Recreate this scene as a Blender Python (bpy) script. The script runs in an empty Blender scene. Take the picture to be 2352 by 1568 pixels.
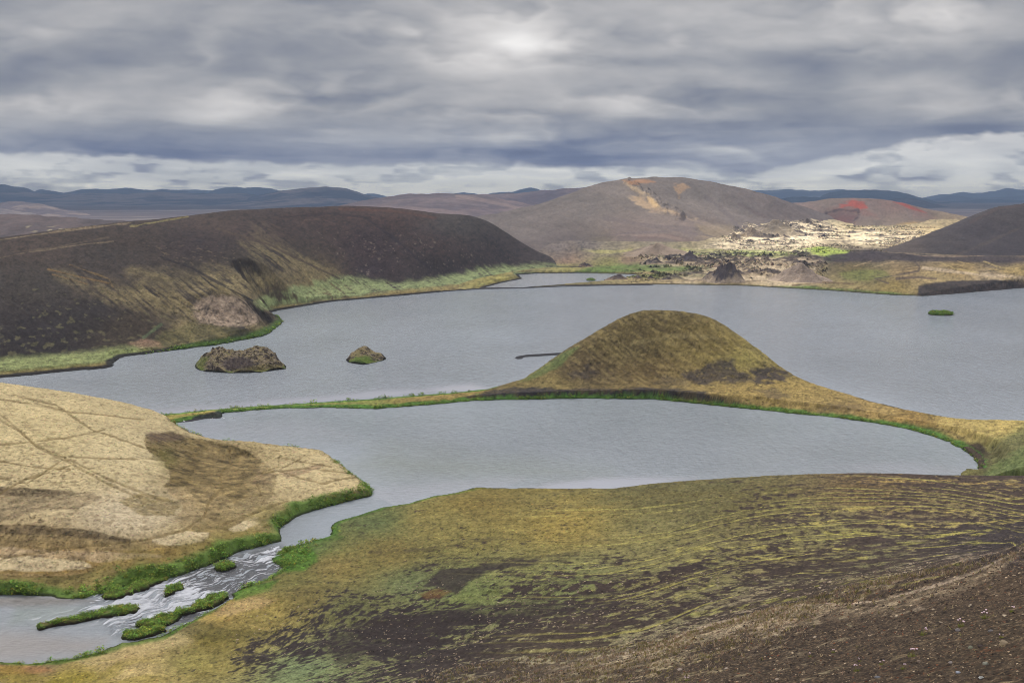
import bpy, math, random, time
import numpy as np
from mathutils import Vector

T0 = time.time()
SC = bpy.context.scene
# ------------------------------------------------------------------ camera
F = 2287.0                      # focal length in units of a 2352 px wide frame (35 mm lens)
H = 60.0                        # camera height above the lake
PITCH = math.radians(8.3)
cam_d = bpy.data.cameras.new('camera')
cam_d.sensor_width = 36; cam_d.lens = 35.0
cam_d.clip_start = 0.5; cam_d.clip_end = 250000
cam = bpy.data.objects.new('camera', cam_d)
cam.location = (0, 0, H); cam.rotation_euler = (math.radians(90) - PITCH, 0, 0)
SC.collection.objects.link(cam); SC.camera = cam
# ------------------------------------------------------------------ light
SUN_EL, SUN_AZ = math.radians(48), math.radians(-28)
SUN_DIR = Vector((math.sin(SUN_AZ) * math.cos(SUN_EL), math.cos(SUN_AZ) * math.cos(SUN_EL), math.sin(SUN_EL)))
w = bpy.data.worlds.new('World'); SC.world = w; w.use_nodes = True
nt = w.node_tree
sky = nt.nodes.new('ShaderNodeTexSky'); sky.sky_type = 'NISHITA'; sky.sun_disc = False
sky.sun_elevation = SUN_EL; sky.sun_rotation = SUN_AZ
nt.nodes['Background'].inputs[1].default_value = 0.1
nt.links.new(sky.outputs[0], nt.nodes['Background'].inputs[0])
sun_d = bpy.data.lights.new('sun', 'SUN'); sun_d.energy = 3.4; sun_d.angle = math.radians(0.5)
sun_d.color = (1.0, 0.93, 0.82)
sun = bpy.data.objects.new('sun', sun_d); sun.rotation_euler = SUN_DIR.to_track_quat('Z', 'Y').to_euler()
sun.location = (0, 0, 200); SC.collection.objects.link(sun)
SC.view_settings.view_transform = 'Standard'; SC.view_settings.look = 'None'
SC.view_settings.gamma = 1; SC.view_settings.exposure = 0.17
SC.cycles.use_denoising = True; SC.cycles.filter_width = 1.0; SC.cycles.sample_clamp_direct = 6; SC.cycles.max_bounces = 6; SC.cycles.diffuse_bounces = 2; SC.cycles.glossy_bounces = 2
SC.cycles.transparent_max_bounces = 12; SC.cycles.volume_bounces = 0
SC.cycles.transmission_bounces = 2

# ------------------------------------------------------------------ maths helpers
cP, sP = math.cos(PITCH), math.sin(PITCH)
def ray(px, py):
    u = (px - 1176.0) / F; v = (784.0 - py) / F
    return np.array([u, cP + v * sP, -sP + v * cP])
def Z(px, py, z=0.0):                 # sighting met with a level z
    d = ray(px, py); t = (z - H) / d[2]; return (d[0] * t, d[1] * t, z)
def Y(px, py, y):                     # sighting at forward distance y
    d = ray(px, py); t = y / d[1]; return (d[0] * t, y, H + d[2] * t)
def X(px, y, z):                      # bearing of column px, at forward distance y and height z
    dep = y * cP - (z - H) * sP; return ((px - 1176.0) / F * dep, y, z)
def proj(x, y, z):
    dep = y * cP - (z - H) * sP
    return 1176.0 + F * x / dep, 784.0 - F * (y * sP + (z - H) * cP) / dep

_tab = {}
def vn(x, y, seed=0):                 # value noise -1..1
    if seed not in _tab:
        _tab[seed] = np.random.RandomState(seed + 11).uniform(-1, 1, (512, 512)).astype(np.float32)
    T = _tab[seed]
    xi = np.floor(x); yi = np.floor(y)
    fx = (x - xi).astype(np.float32); fy = (y - yi).astype(np.float32)
    xi = xi.astype(np.int64) & 511; yi = yi.astype(np.int64) & 511
    x1 = (xi + 1) & 511; y1 = (yi + 1) & 511
    fx = fx * fx * (3 - 2 * fx); fy = fy * fy * (3 - 2 * fy)
    a = T[xi, yi]; b = T[x1, yi]; c = T[xi, y1]; d = T[x1, y1]
    return a + (b - a) * fx + (c - a) * fy + (a - b - c + d) * fx * fy
def fbm(x, y, o=4, seed=0, gain=.5):
    s = 0.0; a = 1.0; n = 0.0
    for i in range(o):
        s = s + a * vn(x, y, seed + i); n += a; a *= gain
        x, y = 1.62 * x + 1.17 * y + 3.7, -1.17 * x + 1.62 * y + 8.1
    return s / n
def ridged(x, y, o=4, seed=0):
    s = 0.0; a = 1.0; n = 0.0
    for i in range(o):
        s = s + a * (1 - np.abs(vn(x, y, seed + i)) * 2); n += a; a *= .5
        x, y = 1.62 * x + 1.17 * y + 3.7, -1.17 * x + 1.62 * y + 8.1
    return s / n
def sst(a, b, x):
    t = np.clip((x - a) / (b - a), 0, 1); return t * t * (3 - 2 * t)
def lin(c):
    c = np.asarray(c, float) / 255.0
    return np.where(c <= .04045, c / 12.92, ((c + .055) / 1.055) ** 2.4)

def rbf(pts, vals, smooth=1e-7):
    P_ = np.asarray(pts, float); V = np.asarray(vals, float); n = len(P_)
    r2 = ((P_[:, None] - P_[None]) ** 2).sum(-1)
    K = 0.5 * r2 * np.log(r2 + 1e-12)
    A = np.zeros((n + 3, n + 3)); A[:n, :n] = K + smooth * np.eye(n)
    A[:n, n] = 1; A[:n, n + 1:] = P_; A[n, :n] = 1; A[n + 1:, :n] = P_.T
    b = np.zeros(n + 3); b[:n] = V
    wts = np.linalg.solve(A, b)
    def f(u, v):
        out = wts[n] + wts[n + 1] * u + wts[n + 2] * v
        for i in range(n):
            q = (u - P_[i, 0]) ** 2 + (v - P_[i, 1]) ** 2
            out = out + wts[i] * 0.5 * q * np.log(q + 1e-12)
        return out
    return f
def idw(px, py, pts, p=3.0, ysc=2.0):  # blend scattered samples (px, py, value...)
    pts = [(a, b, np.atleast_1d(np.asarray(v, float))) for a, b, v in pts]
    num = 0.0; den = 0.0
    for a, b, v in pts:
        wt = 1.0 / ((((px - a) ** 2 + (ysc * (py - b)) ** 2) / 1e4 + .02) ** (p / 2))
        num = num + wt[..., None] * v; den = den + wt
    r = num / den[..., None]
    return r[..., 0] if r.shape[-1] == 1 else r

def seg_dist(x, y, line):
    d = np.full(x.shape, 1e18)
    for (x0, y0), (x1, y1) in zip(line[:-1], line[1:]):
        dx, dy = x1 - x0, y1 - y0; L = dx * dx + dy * dy + 1e-12
        t = np.clip(((x - x0) * dx + (y - y0) * dy) / L, 0, 1)
        d = np.minimum(d, (x - x0 - t * dx) ** 2 + (y - y0 - t * dy) ** 2)
    return np.sqrt(d)
def inside(x, y, poly):
    r = np.zeros(x.shape, bool)
    n = len(poly)
    for i in range(n):
        x0, y0 = poly[i]; x1, y1 = poly[(i + 1) % n]
        if y0 == y1: continue
        r ^= ((y0 > y) != (y1 > y)) & (x < (x1 - x0) * (y - y0) / (y1 - y0) + x0)
    return r
def sdist(x, y, poly):                # + inside
    d = seg_dist(x, y, list(poly) + [poly[0]])
    return np.where(inside(x, y, poly), d, -d)
def coarse(fn, A, B, k=3):            # evaluate a smooth field on every k-th node, bilinear in between
    n, m = A.shape
    ri = np.unique(np.append(np.arange(0, n, k), n - 1)); ci = np.unique(np.append(np.arange(0, m, k), m - 1))
    g = fn(A[np.ix_(ri, ci)], B[np.ix_(ri, ci)])
    R = np.interp(np.arange(n), ri, np.arange(len(ri))); C_ = np.interp(np.arange(m), ci, np.arange(len(ci)))
    r0 = np.minimum(R.astype(int), len(ri) - 2); c0 = np.minimum(C_.astype(int), len(ci) - 2)
    fr = (R - r0)[:, None]; fc = (C_ - c0)[None]
    if g.ndim == 3: fr = fr[..., None]; fc = fc[..., None]
    g00 = g[np.ix_(r0, c0)]; g10 = g[np.ix_(r0 + 1, c0)]; g01 = g[np.ix_(r0, c0 + 1)]; g11 = g[np.ix_(r0 + 1, c0 + 1)]
    return g00 * (1 - fr) * (1 - fc) + g10 * fr * (1 - fc) + g01 * (1 - fr) * fc + g11 * fr * fc

# ------------------------------------------------------------------ mesh helpers
def link(o, label=None, cat=None, group=None, kind=None, parent=None):
    SC.collection.objects.link(o)
    if label: o['label'] = label
    if cat: o['category'] = cat
    if group: o['group'] = group
    if kind: o['kind'] = kind
    if parent: o.parent = parent
    return o
def mesh_np(name, V, Fc, mat, smooth=True, attrs=None):
    me = bpy.data.meshes.new(name)
    V = np.ascontiguousarray(V, np.float32); Fc = np.ascontiguousarray(Fc, np.int32)
    k = Fc.shape[1]
    me.vertices.add(len(V)); me.vertices.foreach_set('co', V.ravel())
    me.loops.add(Fc.size); me.loops.foreach_set('vertex_index', Fc.ravel())
    me.polygons.add(len(Fc))
    me.polygons.foreach_set('loop_start', np.arange(0, Fc.size, k, dtype=np.int32))
    me.polygons.foreach_set('loop_total', np.full(len(Fc), k, np.int32))
    me.polygons.foreach_set('use_smooth', np.full(len(Fc), smooth, bool))
    for an, (typ, data) in (attrs or {}).items():
        at = me.attributes.new(an, typ, 'POINT')
        if typ == 'FLOAT_COLOR':
            c = np.ones((len(V), 4), np.float32); c[:, :3] = data; at.data.foreach_set('color', c.ravel())
        else:
            at.data.foreach_set('value', np.ascontiguousarray(data, np.float32))
    me.update(calc_edges=True)
    if mat: me.materials.append(mat)
    return bpy.data.objects.new(name, me)
def grid_mesh(name, x, y, z, mat, keep=None, attrs=None, flip=False):
    n, m = x.shape
    idx = np.arange(n * m).reshape(n, m)
    f = np.stack([idx[:-1, :-1], idx[:-1, 1:], idx[1:, 1:], idx[1:, :-1]], -1)
    if keep is not None:
        kk = keep[:-1, :-1] | keep[:-1, 1:] | keep[1:, 1:] | keep[1:, :-1]
        f = f[kk]
    else: f = f.reshape(-1, 4)
    if flip: f = f[:, ::-1]
    used = np.zeros(n * m, bool); used[f.ravel()] = True
    remap = np.cumsum(used) - 1
    V = np.stack([x.ravel(), y.ravel(), z.ravel()], -1)[used]
    at = {}
    for k, (typ, d) in (attrs or {}).items():
        d = np.asarray(d); d = np.broadcast_to(d, (n, m, 3)).reshape(-1, 3) if typ == 'FLOAT_COLOR' else d.ravel()
        at[k] = (typ, d[used])
    return mesh_np(name, V, remap[f], mat, True, at)

# ------------------------------------------------------------------ materials
def new_mat(name):
    m = bpy.data.materials.new(name); m.use_nodes = True
    return m, m.node_tree.nodes, m.node_tree.links, m.node_tree.nodes['Principled BSDF']
def ground_mat(name, scale, var=.25, bump=.5, dist=.1, rough=.95, fine=4.5, fvar=.22):
    m, N, L, B = new_mat(name)
    at = N.new('ShaderNodeAttribute'); at.attribute_name = 'Col'
    tc = N.new('ShaderNodeTexCoord')
    n1 = N.new('ShaderNodeTexNoise'); n1.inputs['Scale'].default_value = scale; n1.inputs['Detail'].default_value = 6
    n1.inputs['Roughness'].default_value = .7
    L.new(tc.outputs['Object'], n1.inputs['Vector'])
    mr = N.new('ShaderNodeMapRange'); mr.inputs[1].default_value = .3; mr.inputs[2].default_value = .7
    mr.inputs[3].default_value = 1 - var; mr.inputs[4].default_value = 1 + var
    L.new(n1.outputs['Fac'], mr.inputs[0])
    mx = N.new('ShaderNodeVectorMath'); mx.operation = 'SCALE'
    n2 = N.new('ShaderNodeTexNoise'); n2.inputs['Scale'].default_value = scale * fine; n2.inputs['Detail'].default_value = 3
    n2.inputs['Roughness'].default_value = .8; L.new(tc.outputs['Object'], n2.inputs['Vector'])
    m2 = N.new('ShaderNodeMapRange'); m2.inputs[1].default_value = .32; m2.inputs[2].default_value = .68
    m2.inputs[3].default_value = 1 - fvar; m2.inputs[4].default_value = 1 + fvar; L.new(n2.outputs['Fac'], m2.inputs[0])
    mm = N.new('ShaderNodeMath'); mm.operation = 'MULTIPLY'; L.new(mr.outputs[0], mm.inputs[0]); L.new(m2.outputs[0], mm.inputs[1])
    L.new(at.outputs['Color'], mx.inputs[0]); L.new(mm.outputs[0], mx.inputs['Scale'])
    L.new(mx.outputs[0], B.inputs['Base Color'])
    B.inputs['Roughness'].default_value = rough; B.inputs['Specular IOR Level'].default_value = .15
    bp = N.new('ShaderNodeBump'); bp.inputs['Strength'].default_value = bump; bp.inputs['Distance'].default_value = dist
    L.new(n1.outputs['Fac'], bp.inputs['Height']); L.new(bp.outputs[0], B.inputs['Normal'])
    return m
def plain_mat(name, c, rough=.9, scale=8.0, var=.3):
    m, N, L, B = new_mat(name)
    c = lin(c) if max(c) > 1 else c
    n1 = N.new('ShaderNodeTexNoise'); n1.inputs['Scale'].default_value = scale; n1.inputs['Detail'].default_value = 4
    tc = N.new('ShaderNodeTexCoord'); L.new(tc.outputs['Object'], n1.inputs['Vector'])
    cr = N.new('ShaderNodeValToRGB')
    cr.color_ramp.elements[0].position = .3; cr.color_ramp.elements[1].position = .7
    cr.color_ramp.elements[0].color = (*[x * (1 - var) for x in c], 1); cr.color_ramp.elements[1].color = (*[min(1, x * (1 + var)) for x in c], 1)
    L.new(n1.outputs['Fac'], cr.inputs[0]); L.new(cr.outputs[0], B.inputs['Base Color'])
    B.inputs['Roughness'].default_value = rough; B.inputs['Specular IOR Level'].default_value = .2
    return m
# ------------------------------------------------------------------ cloud deck: a shell at 1500 m that gives the overcast light
def build_sky():
    az = np.concatenate([np.arange(-180, -42, 6.0), np.arange(-42, 42, .12), np.arange(42, 180.1, 6.0)])
    el = np.concatenate([np.arange(-.9, 13, .05), np.arange(13, 30, .7), np.arange(30, 90.1, 2.2)])
    el = np.clip(el, -1, 89.9)
    AZ, EL = np.meshgrid(np.radians(az), np.radians(el))
    R0, Hc = 80000.0, 1500.0
    t = np.tan(EL); qa = Hc / R0 ** 2
    r = (-t + np.sqrt(t * t + 4 * qa * (Hc - H))) / (2 * qa)
    x = r * np.sin(AZ); y = r * np.cos(AZ); z = H + r * t
    # column / row of each direction on the frame, used to set the cloud masses where the photo has them
    dy = np.cos(EL) * np.cos(AZ); dx = np.cos(EL) * np.sin(AZ); dz = np.sin(EL)
    dep = np.maximum(dy * cP - dz * sP, .05)
    px = 1176 + F * dx / dep; py = 784 - F * (dy * sP + dz * cP) / dep
    front = sst(60, 40, np.abs(np.degrees(AZ)))
    # cloud layer coordinates (perspective of a flat deck, softened)
    e2 = np.maximum(np.degrees(EL), -0.5) + 2.3
    u = np.degrees(AZ) / e2 * 1.0; v = 26.0 / e2
    wx = fbm(u * .9, v * 2.2, 3, 5) * .5; wy = fbm(u * .9 + 9, v * 2.2, 3, 8) * .35
    lay = fbm(u * .7 + wx, v * 2.6 + wy, 5, 20, .5)
    sm = fbm(px / 320 + wx, py / 75 + wy * 2, 5, 40, .52)
    sm2 = fbm(px / 150 + wx, py / 60 + wy, 4, 60, .5)
    ph = py / 105 + 1.7 * fbm(px / 360 + 3, py / 150, 5, 31, .55) + .25 * wx
    fr_ = ph - np.floor(ph); saw = np.where(fr_ < .68, 1 - fr_ / .68, (fr_ - .68) / .32)     # rolls: pale above, darker towards their flat base
    rl = (saw - .5) * sst(-.35, .35, fbm(px / 300 + 7, py / 110, 3, 36))
    lum = fbm(px / 270 + wx * .6, py / 85 + wy * 1.4, 5, 44, .48)
    b = .485 + .03 * lay + .05 * sm + .135 * lum + .11 * rl + .02 * sm2 + .03 * fbm(px / 70 + wx, py / 26, 4, 65, .6)
    B = [(1200, 105, 85, 42, .24), (1170, 130, 230, 85, .09), (450, 235, 170, 38, .12), (180, 245, 130, 42, .10), (1430, 238, 90, 26, .14),
         (1530, 20, 280, 45, .10), (650, 20, 500, 50, .05), (2130, 25, 260, 50, .09), (130, 60, 250, 50, .03), (2050, 190, 160, 25, .05),
         (200, 135, 210, 30, -.12), (60, 180, 120, 25, -.08), (260, 155, 90, 22, -.06), (500, 330, 420, 30, -.12), (950, 355, 420, 20, -.12),
         (1650, 225, 190, 20, -.09), (1750, 290, 380, 36, -.10), (2230, 295, 170, 26, -.16), (1500, 145, 160, 16, -.10), (1900, 140, 330, 34, -.07),
         (2260, 140, 170, 50, -.10), (720, 228, 210, 14, -.11), (1330, 340, 300, 26, -.09), (330, 365, 90, 22, -.07), (620, 110, 250, 40, -.05), (900, 290, 240, 20, -.04),
         (330, 195, 200, 18, -.03), (1050, 235, 200, 16, .04), (1950, 235, 160, 14, .04)]
    for bx, by, rx, ry, am in B:
        g = np.exp(-(((px - bx + 60 * wx) / rx) ** 2 + ((py - by + 40 * wy) / ry) ** 2))
        b = b + am * g * front
    b = .47 + 1.22 * (b - .485)
    low = np.interp(px, [-300, 0, 240, 480, 800, 1100, 1400, 1600, 1750, 1850, 1950, 2100, 2250, 2352, 2700],
                    [352, 352, 352, 368, 380, 376, 384, 392, 400, 372, 352, 318, 306, 296, 290])
    low = low + 9 * fbm(px / 70, py / 30, 3, 71) + 5 * fbm(px / 22, py / 12, 2, 74)
    under = sst(-5, 10, py - low) * front
    edge = sst(-60, -6, py - low) * (1 - under) * front
    b = b - .07 * edge
    # bright lower sky with small clouds
    c1 = fbm(px / 150 + wx, py / 26, 5, 80, .5); c2 = fbm(px / 85, py / 24 + wx, 4, 90, .5)
    b2 = .64 + .10 * c1
    puff = sst(.02, .34, c2 + .25 * c1)
    lit = np.clip(c2 - fbm(px / 85, (py - 9) / 24 + wx, 4, 90, .5), -1, 1)
    b2 = b2 - .09 * puff + .22 * np.clip(-lit, -.35, .5) * sst(-.15, .25, c2)
    for bx, by, rx, ry, am in [(1980, 412, 62, 13, -.11), (2110, 412, 66, 11, -.14), (1728, 400, 26, 9, -.16), (1660, 395, 40, 14, -.06), (2230, 375, 60, 28, .12), (2080, 350, 110, 22, .08),
                               (1900, 395, 60, 10, .10), (1950, 432, 400, 8, .05), (2000, 384, 90, 8, .09), (690, 398, 90, 8, .10), (250, 432, 200, 9, .10), (140, 408, 40, 10, .12), (420, 395, 120, 10, -.10), (60, 375, 120, 14, .03),
                               (330, 372, 90, 14, -.12), (1200, 385, 300, 6, .09), (1260, 405, 300, 6, .05), (2330, 345, 90, 22, -.08), (1780, 440, 200, 8, -.04), (480, 418, 160, 9, -.05), (1500, 402, 200, 6, .05)]:
        b2 = b2 + am * np.exp(-(((px - bx) / rx) ** 2 + ((py - by + 14 * c2) / ry) ** 2))
    b = b * (1 - under) + b2 * under
    b = np.clip(b, .12, .98)
    ks = np.array([.0, .25, .42, .55, .70, .85, 1.0])
    warm = np.array([lin(c) for c in [(84, 91, 110), (108, 115, 132), (139, 142, 150), (165, 165, 168), (194, 192, 192), (218, 216, 215), (236, 234, 232)]])
    cool = np.array([lin(c) for c in [(80, 92, 120), (104, 116, 144), (136, 144, 162), (163, 169, 178), (190, 193, 196), (216, 216, 212), (234, 231, 224)]])
    cw = np.stack([np.interp(b, ks, warm[:, i]) for i in range(3)], -1)
    cc = np.stack([np.interp(b, ks, cool[:, i]) for i in range(3)], -1)
    lw = sst(230, 420, py)[..., None] * front[..., None]
    col = cw * (1 - lw) + cc * lw
    # out-of-view cloud overhead and behind made brighter to lift the ground light
    ed = np.degrees(EL)
    path = np.minimum(31000.0, HAZE_TOP / np.maximum(np.sin(EL), 1e-4)); T_ = np.exp(-HAZE_D * path)[..., None]
    col = np.maximum((col - (1 - T_) * np.array([.15, .20, .30])) / T_, .02)     # the cloud light before it crosses the air
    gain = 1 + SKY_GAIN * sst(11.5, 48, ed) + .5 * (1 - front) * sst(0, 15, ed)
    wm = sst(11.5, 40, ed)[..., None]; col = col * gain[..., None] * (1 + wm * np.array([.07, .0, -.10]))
    # thin places that let the sun through: the break above the sunlit cone and lava field, and thinner cloud above the near slope
    def shadow_center(tx, ty, tz): 
        s = (Hc - tz) / SUN_DIR.z; return tx + SUN_DIR.x * s, ty + SUN_DIR.y * s
    g = .42 + 0 * px
    for (tx, ty, tz, rx, ry, am) in [(430, 1290, 20, 330, 250, .95), (150, 1430, 60, 170, 120, .45), (60, 25, 40, 60, 60, .35), (-50, 200, 5, 120, 60, .10), (650, 1500, 40, 300, 200, .5)]:
        cx, cy = shadow_center(tx, ty, tz)
        q = np.sqrt(((x - cx) / rx) ** 2 + ((y - cy) / ry) ** 2)
        g = np.maximum(g, am * sst(1.25, .75, q))
    g = np.where(ed < 13.5, .0, g)
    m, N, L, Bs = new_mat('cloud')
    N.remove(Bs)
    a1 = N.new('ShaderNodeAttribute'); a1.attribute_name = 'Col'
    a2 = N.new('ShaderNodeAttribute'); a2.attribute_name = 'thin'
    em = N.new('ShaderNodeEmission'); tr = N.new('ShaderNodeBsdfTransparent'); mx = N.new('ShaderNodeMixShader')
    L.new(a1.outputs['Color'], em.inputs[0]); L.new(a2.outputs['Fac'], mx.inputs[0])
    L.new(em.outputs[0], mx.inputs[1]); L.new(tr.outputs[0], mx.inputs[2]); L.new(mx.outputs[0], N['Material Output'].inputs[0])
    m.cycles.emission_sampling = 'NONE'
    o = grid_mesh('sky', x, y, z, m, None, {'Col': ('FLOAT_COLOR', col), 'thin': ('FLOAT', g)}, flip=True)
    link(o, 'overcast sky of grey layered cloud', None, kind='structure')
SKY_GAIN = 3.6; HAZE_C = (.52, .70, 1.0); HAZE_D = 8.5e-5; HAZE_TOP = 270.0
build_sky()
print('sky', time.time() - T0)
# ------------------------------------------------------------------ shorelines (sightings on the lake level)
def ZL(pts): return [Z(a, b)[:2] if not isinstance(a, str) else (b[0], b[1]) for a, b in pts]
Wp = lambda x, y: ('w', (x, y))
spit_back = [(340, 956), (480, 941), (600, 932), (700, 926), (860, 916), (1000, 905), (1080, 898), (1170, 887), (1225, 866)]
cape_back = [Wp(12, 335), Wp(25, 362), Wp(50, 372), Wp(74, 358), Wp(86, 336), Wp(92, 319), Wp(97, 309), (1955, 908), (2010, 924), (2100, 945), (2200, 963), (2352, 969), Wp(190, 262), Wp(330, 270)]
far_shore = [Wp(560, 620), (2600, 645), (2352, 661), (2200, 674), (2120, 680), (2050, 678), (1900, 667), (1700, 656), (1500, 653), (1290, 656), (1200, 661), (1110, 663)]
west_shore = [(1110, 663), (1020, 670), (900, 681), (760, 693), (640, 713), (622, 718), (640, 728), (651, 738), (640, 748), (618, 766), (600, 773), (500, 792), (400, 804), (330, 814), (285, 819), (264, 830), (258, 842), (240, 847), (170, 851), (80, 861), (0, 868), (-300, 893), Wp(-420, 290)]
moss_back = [Wp(-300, 285), Wp(-190, 300), Wp(-140, 293), Wp(-112, 282), (340, 956)]
LAKE1 = ZL(spit_back + cape_back + far_shore + west_shore + moss_back)
cape_front = [(398, 973), (440, 965), (510, 958), (512, 948), (580, 942), (650, 938), (760, 936), (860, 939), (930, 934), (1000, 928), (1090, 920), (1180, 918), (1330, 915), (1500, 917), (1580, 924), (1650, 932), (1750, 942), (1850, 952), (1930, 960), (2000, 970), (2070, 982), (2130, 997), (2180, 1015), (2220, 1037), (2246, 1060), (2248, 1080), (2238, 1092)]
slope_shore = [Wp(93, 203), Wp(70, 197), Wp(45, 199), Wp(25, 200), (1360, 1122), (1240, 1122), (1095, 1120), (1040, 1132), (1000, 1138), (940, 1158), (880, 1166), (830, 1180), (790, 1191), (765, 1202), (757, 1214), (764, 1232), (745, 1240), (700, 1248), (650, 1262), (622, 1278), (625, 1290), (645, 1300), (660, 1308), (625, 1325), (600, 1337), (560, 1350), (534, 1364), (534, 1380), (520, 1392), (480, 1408), (440, 1425), (400, 1443), (372, 1462), (280, 1478), (230, 1497), (150, 1515), (60, 1524), (0, 1520), (-300, 1535)]
moss_shore = [(-300, 1355), (0, 1367), (75, 1368), (125, 1371), (160, 1376), (200, 1372), (240, 1360), (300, 1345), (330, 1338), (385, 1330), (440, 1312), (500, 1290), (560, 1264), (610, 1252), (646, 1243), (648, 1228), (640, 1215), (655, 1203), (690, 1183), (760, 1161), (820, 1147), (852, 1138), (855, 1132), (836, 1112), (800, 1087), (770, 1062), (745, 1046), (700, 1037), (560, 1027), (500, 1012), (440, 994), (400, 978), (398, 973)]
LAKE2 = ZL(cape_front + slope_shore + moss_shore)
LAGOON = ZL([(1110, 661), (1150, 650), (1200, 640), (1190, 631), (1235, 628), (1330, 627), (1420, 629), (1470, 631), (1400, 645), (1290, 653), (1200, 660)])
shores = {'cape': [ZL(spit_back + cape_back[:-1]), ZL(cape_front)], 'slope': [ZL(slope_shore)], 'moss': [ZL(moss_shore), ZL(moss_back)],
          'far': [ZL(far_shore[1:])], 'west': [ZL(west_shore)], 'lagoon': [LAGOON + LAGOON[:1]]}
def water_d(x, y, keys):              # metres to the nearest shore, + on land
    d = np.full(x.shape, 1e9)
    for k in keys:
        for ln in shores[k]: d = np.minimum(d, seg_dist(x, y, ln))
    wet = inside(x, y, LAKE1) | inside(x, y, LAKE2) | inside(x, y, LAGOON)
    return np.where(wet, -d, d)

class Land:                           # one landform: a fan grid around the viewpoint carrying its own height field
    def __init__(s, a0, a1, na, y0, y1, ny, ctrl=None, keys=None, smooth=1e-7, power=1.0, off=0.0):
        s.off = off; y0 += off; y1 += off
        s.a = np.linspace(a0, a1, na); t = np.linspace(0, 1, ny)
        s.yy = np.exp(np.log(y0) + (np.log(y1) - np.log(y0)) * t ** power)
        s.A, s.B = np.meshgrid(s.a, s.yy)
        s.x = s.A * s.B; s.y = s.B - off
        if ctrl:
            P_ = np.array(ctrl, float)
            f = rbf(np.stack([P_[:, 0] / (P_[:, 1] + off), np.log(P_[:, 1] + off)], -1), P_[:, 2], smooth)
            s.z = coarse(lambda a, b: f(a, np.log(b)), s.A, s.B, 4)
        if keys: s.d = coarse(lambda a, b: water_d(a * b, b - off, keys), s.A, s.B, 2)
    def bank(s, k, jag=.4, foot=.02, capd=4.0):
        dd = s.d + jag * fbm(s.x / 2.2, s.y / 2.2, 3, 200)
        k = k if np.ndim(k) else np.full(s.x.shape, k)
        up = np.minimum(np.maximum(s.z, .12 + .02 * dd), k * dd + 1.3 * np.maximum(dd - capd, 0) + foot)
        s.z = np.where(dd > 0, up, np.maximum(dd * .5, -2.5) - .01)
        s.dd = dd
    def bound(s, poly, slope=.35, off=0):    # the landform sinks away outside its own outline
        g = coarse(lambda a, b: sdist(a * b, b - s.off, poly), s.A, s.B, 3)
        s.z = np.minimum(s.z, np.maximum(g * slope + off, -4) + np.where(g > 0, 0, -.5) + np.where(g > 0, 6 + g * 3, 0))
    def look(s):
        s.px, s.py = proj(s.x, np.maximum(s.y, 3.0), np.minimum(s.z, H - 1.0)) if getattr(s, 'off', 0) else proj(s.x, s.y, s.z)
        s.px = np.clip(s.px, -3000, 6000); s.py = np.clip(s.py, -500, 4000)
    def base(s, pts, **k): s.col = coarse_idw(s.px, s.py, [(a, b, lin(c)) for a, b, c in pts], **k)
    def put(s, mask, c):
        c = lin(c) if np.ndim(c) == 1 else c
        m = np.clip(mask, 0, 1)[..., None]
        s.col = s.col * (1 - m) + c * m
    def wob(s, amp, sc, seed=300): return amp * fbm(s.x / sc, s.y / sc, 3, seed)
    def area(s, poly, soft=6, wob=0, sc=4, seed=300):
        xs = [p[0] for p in poly]; ys = [p[1] for p in poly]; mg = soft + abs(wob) * 1.5 + 5
        out = np.zeros(s.px.shape)
        k = (s.px > min(xs) - mg) & (s.px < max(xs) + mg) & (s.py > min(ys) - mg) & (s.py < max(ys) + mg)
        if not k.any(): return out
        d = sdist(s.px[k], s.py[k], poly)
        if wob: d = d + wob * fbm(s.x[k] / sc, s.y[k] / sc, 4, seed)
        out[k] = sst(-soft, soft, d); return out
    def stroke(s, line, wd=2, wob=0, sc=4, seed=310):
        xs = [p[0] for p in line]; ys = [p[1] for p in line]; mg = wd * 2 + abs(wob) * 1.5 + 3
        out = np.zeros(s.px.shape)
        k = (s.px > min(xs) - mg) & (s.px < max(xs) + mg) & (s.py > min(ys) - mg) & (s.py < max(ys) + mg)
        if not k.any(): return out
        d = seg_dist(s.px[k], s.py[k], line)
        if wob: d = d + wob * fbm(s.x[k] / sc, s.y[k] / sc, 3, seed)
        out[k] = sst(wd * 1.3, wd * .5, d); return out
    def mesh(s, name, mat, label, keep=None, zmin=-1.2, gain=1.0, grain=0.0, gx=3.6, gy=2.8, punch=1.0):
        if punch != 1: s.col = s.col * (np.maximum(s.col @ np.array([.3, .6, .1]), .004) / .16)[..., None] ** (punch - 1)
        s.col = s.col * np.asarray(gain)
        if grain:                     # tuft-sized light and dark, as dense as the mesh carries
            g = vn(s.px / gx, s.py / gy, 901) * .8 + vn(s.px / (gx * 2.6) + s.py / 40, s.py / (gy * 1.7), 902) * .55 + vn(s.px / (gx * 7), s.py / (gy * 3), 903) * .15
            s.col = s.col * np.clip(1 + grain * g - .25 * grain * sst(.3, .8, -g), .12, 2.2)[..., None]
        s.col = np.clip(s.col, .004, .95)
        kp = s.z > zmin
        if keep is not None: kp &= keep
        o = grid_mesh(name, s.x, s.y, s.z, mat, kp, {'Col': ('FLOAT_COLOR', s.col)})
        link(o, label, None, kind='structure'); s.ob = o
        print(name, len(o.data.vertices), round(time.time() - T0, 1))
        return o
def coarse_idw(px, py, pts, k=4, **kw):
    return coarse(lambda a, b: idw(a, b, pts, **kw), px, py, k)
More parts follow.
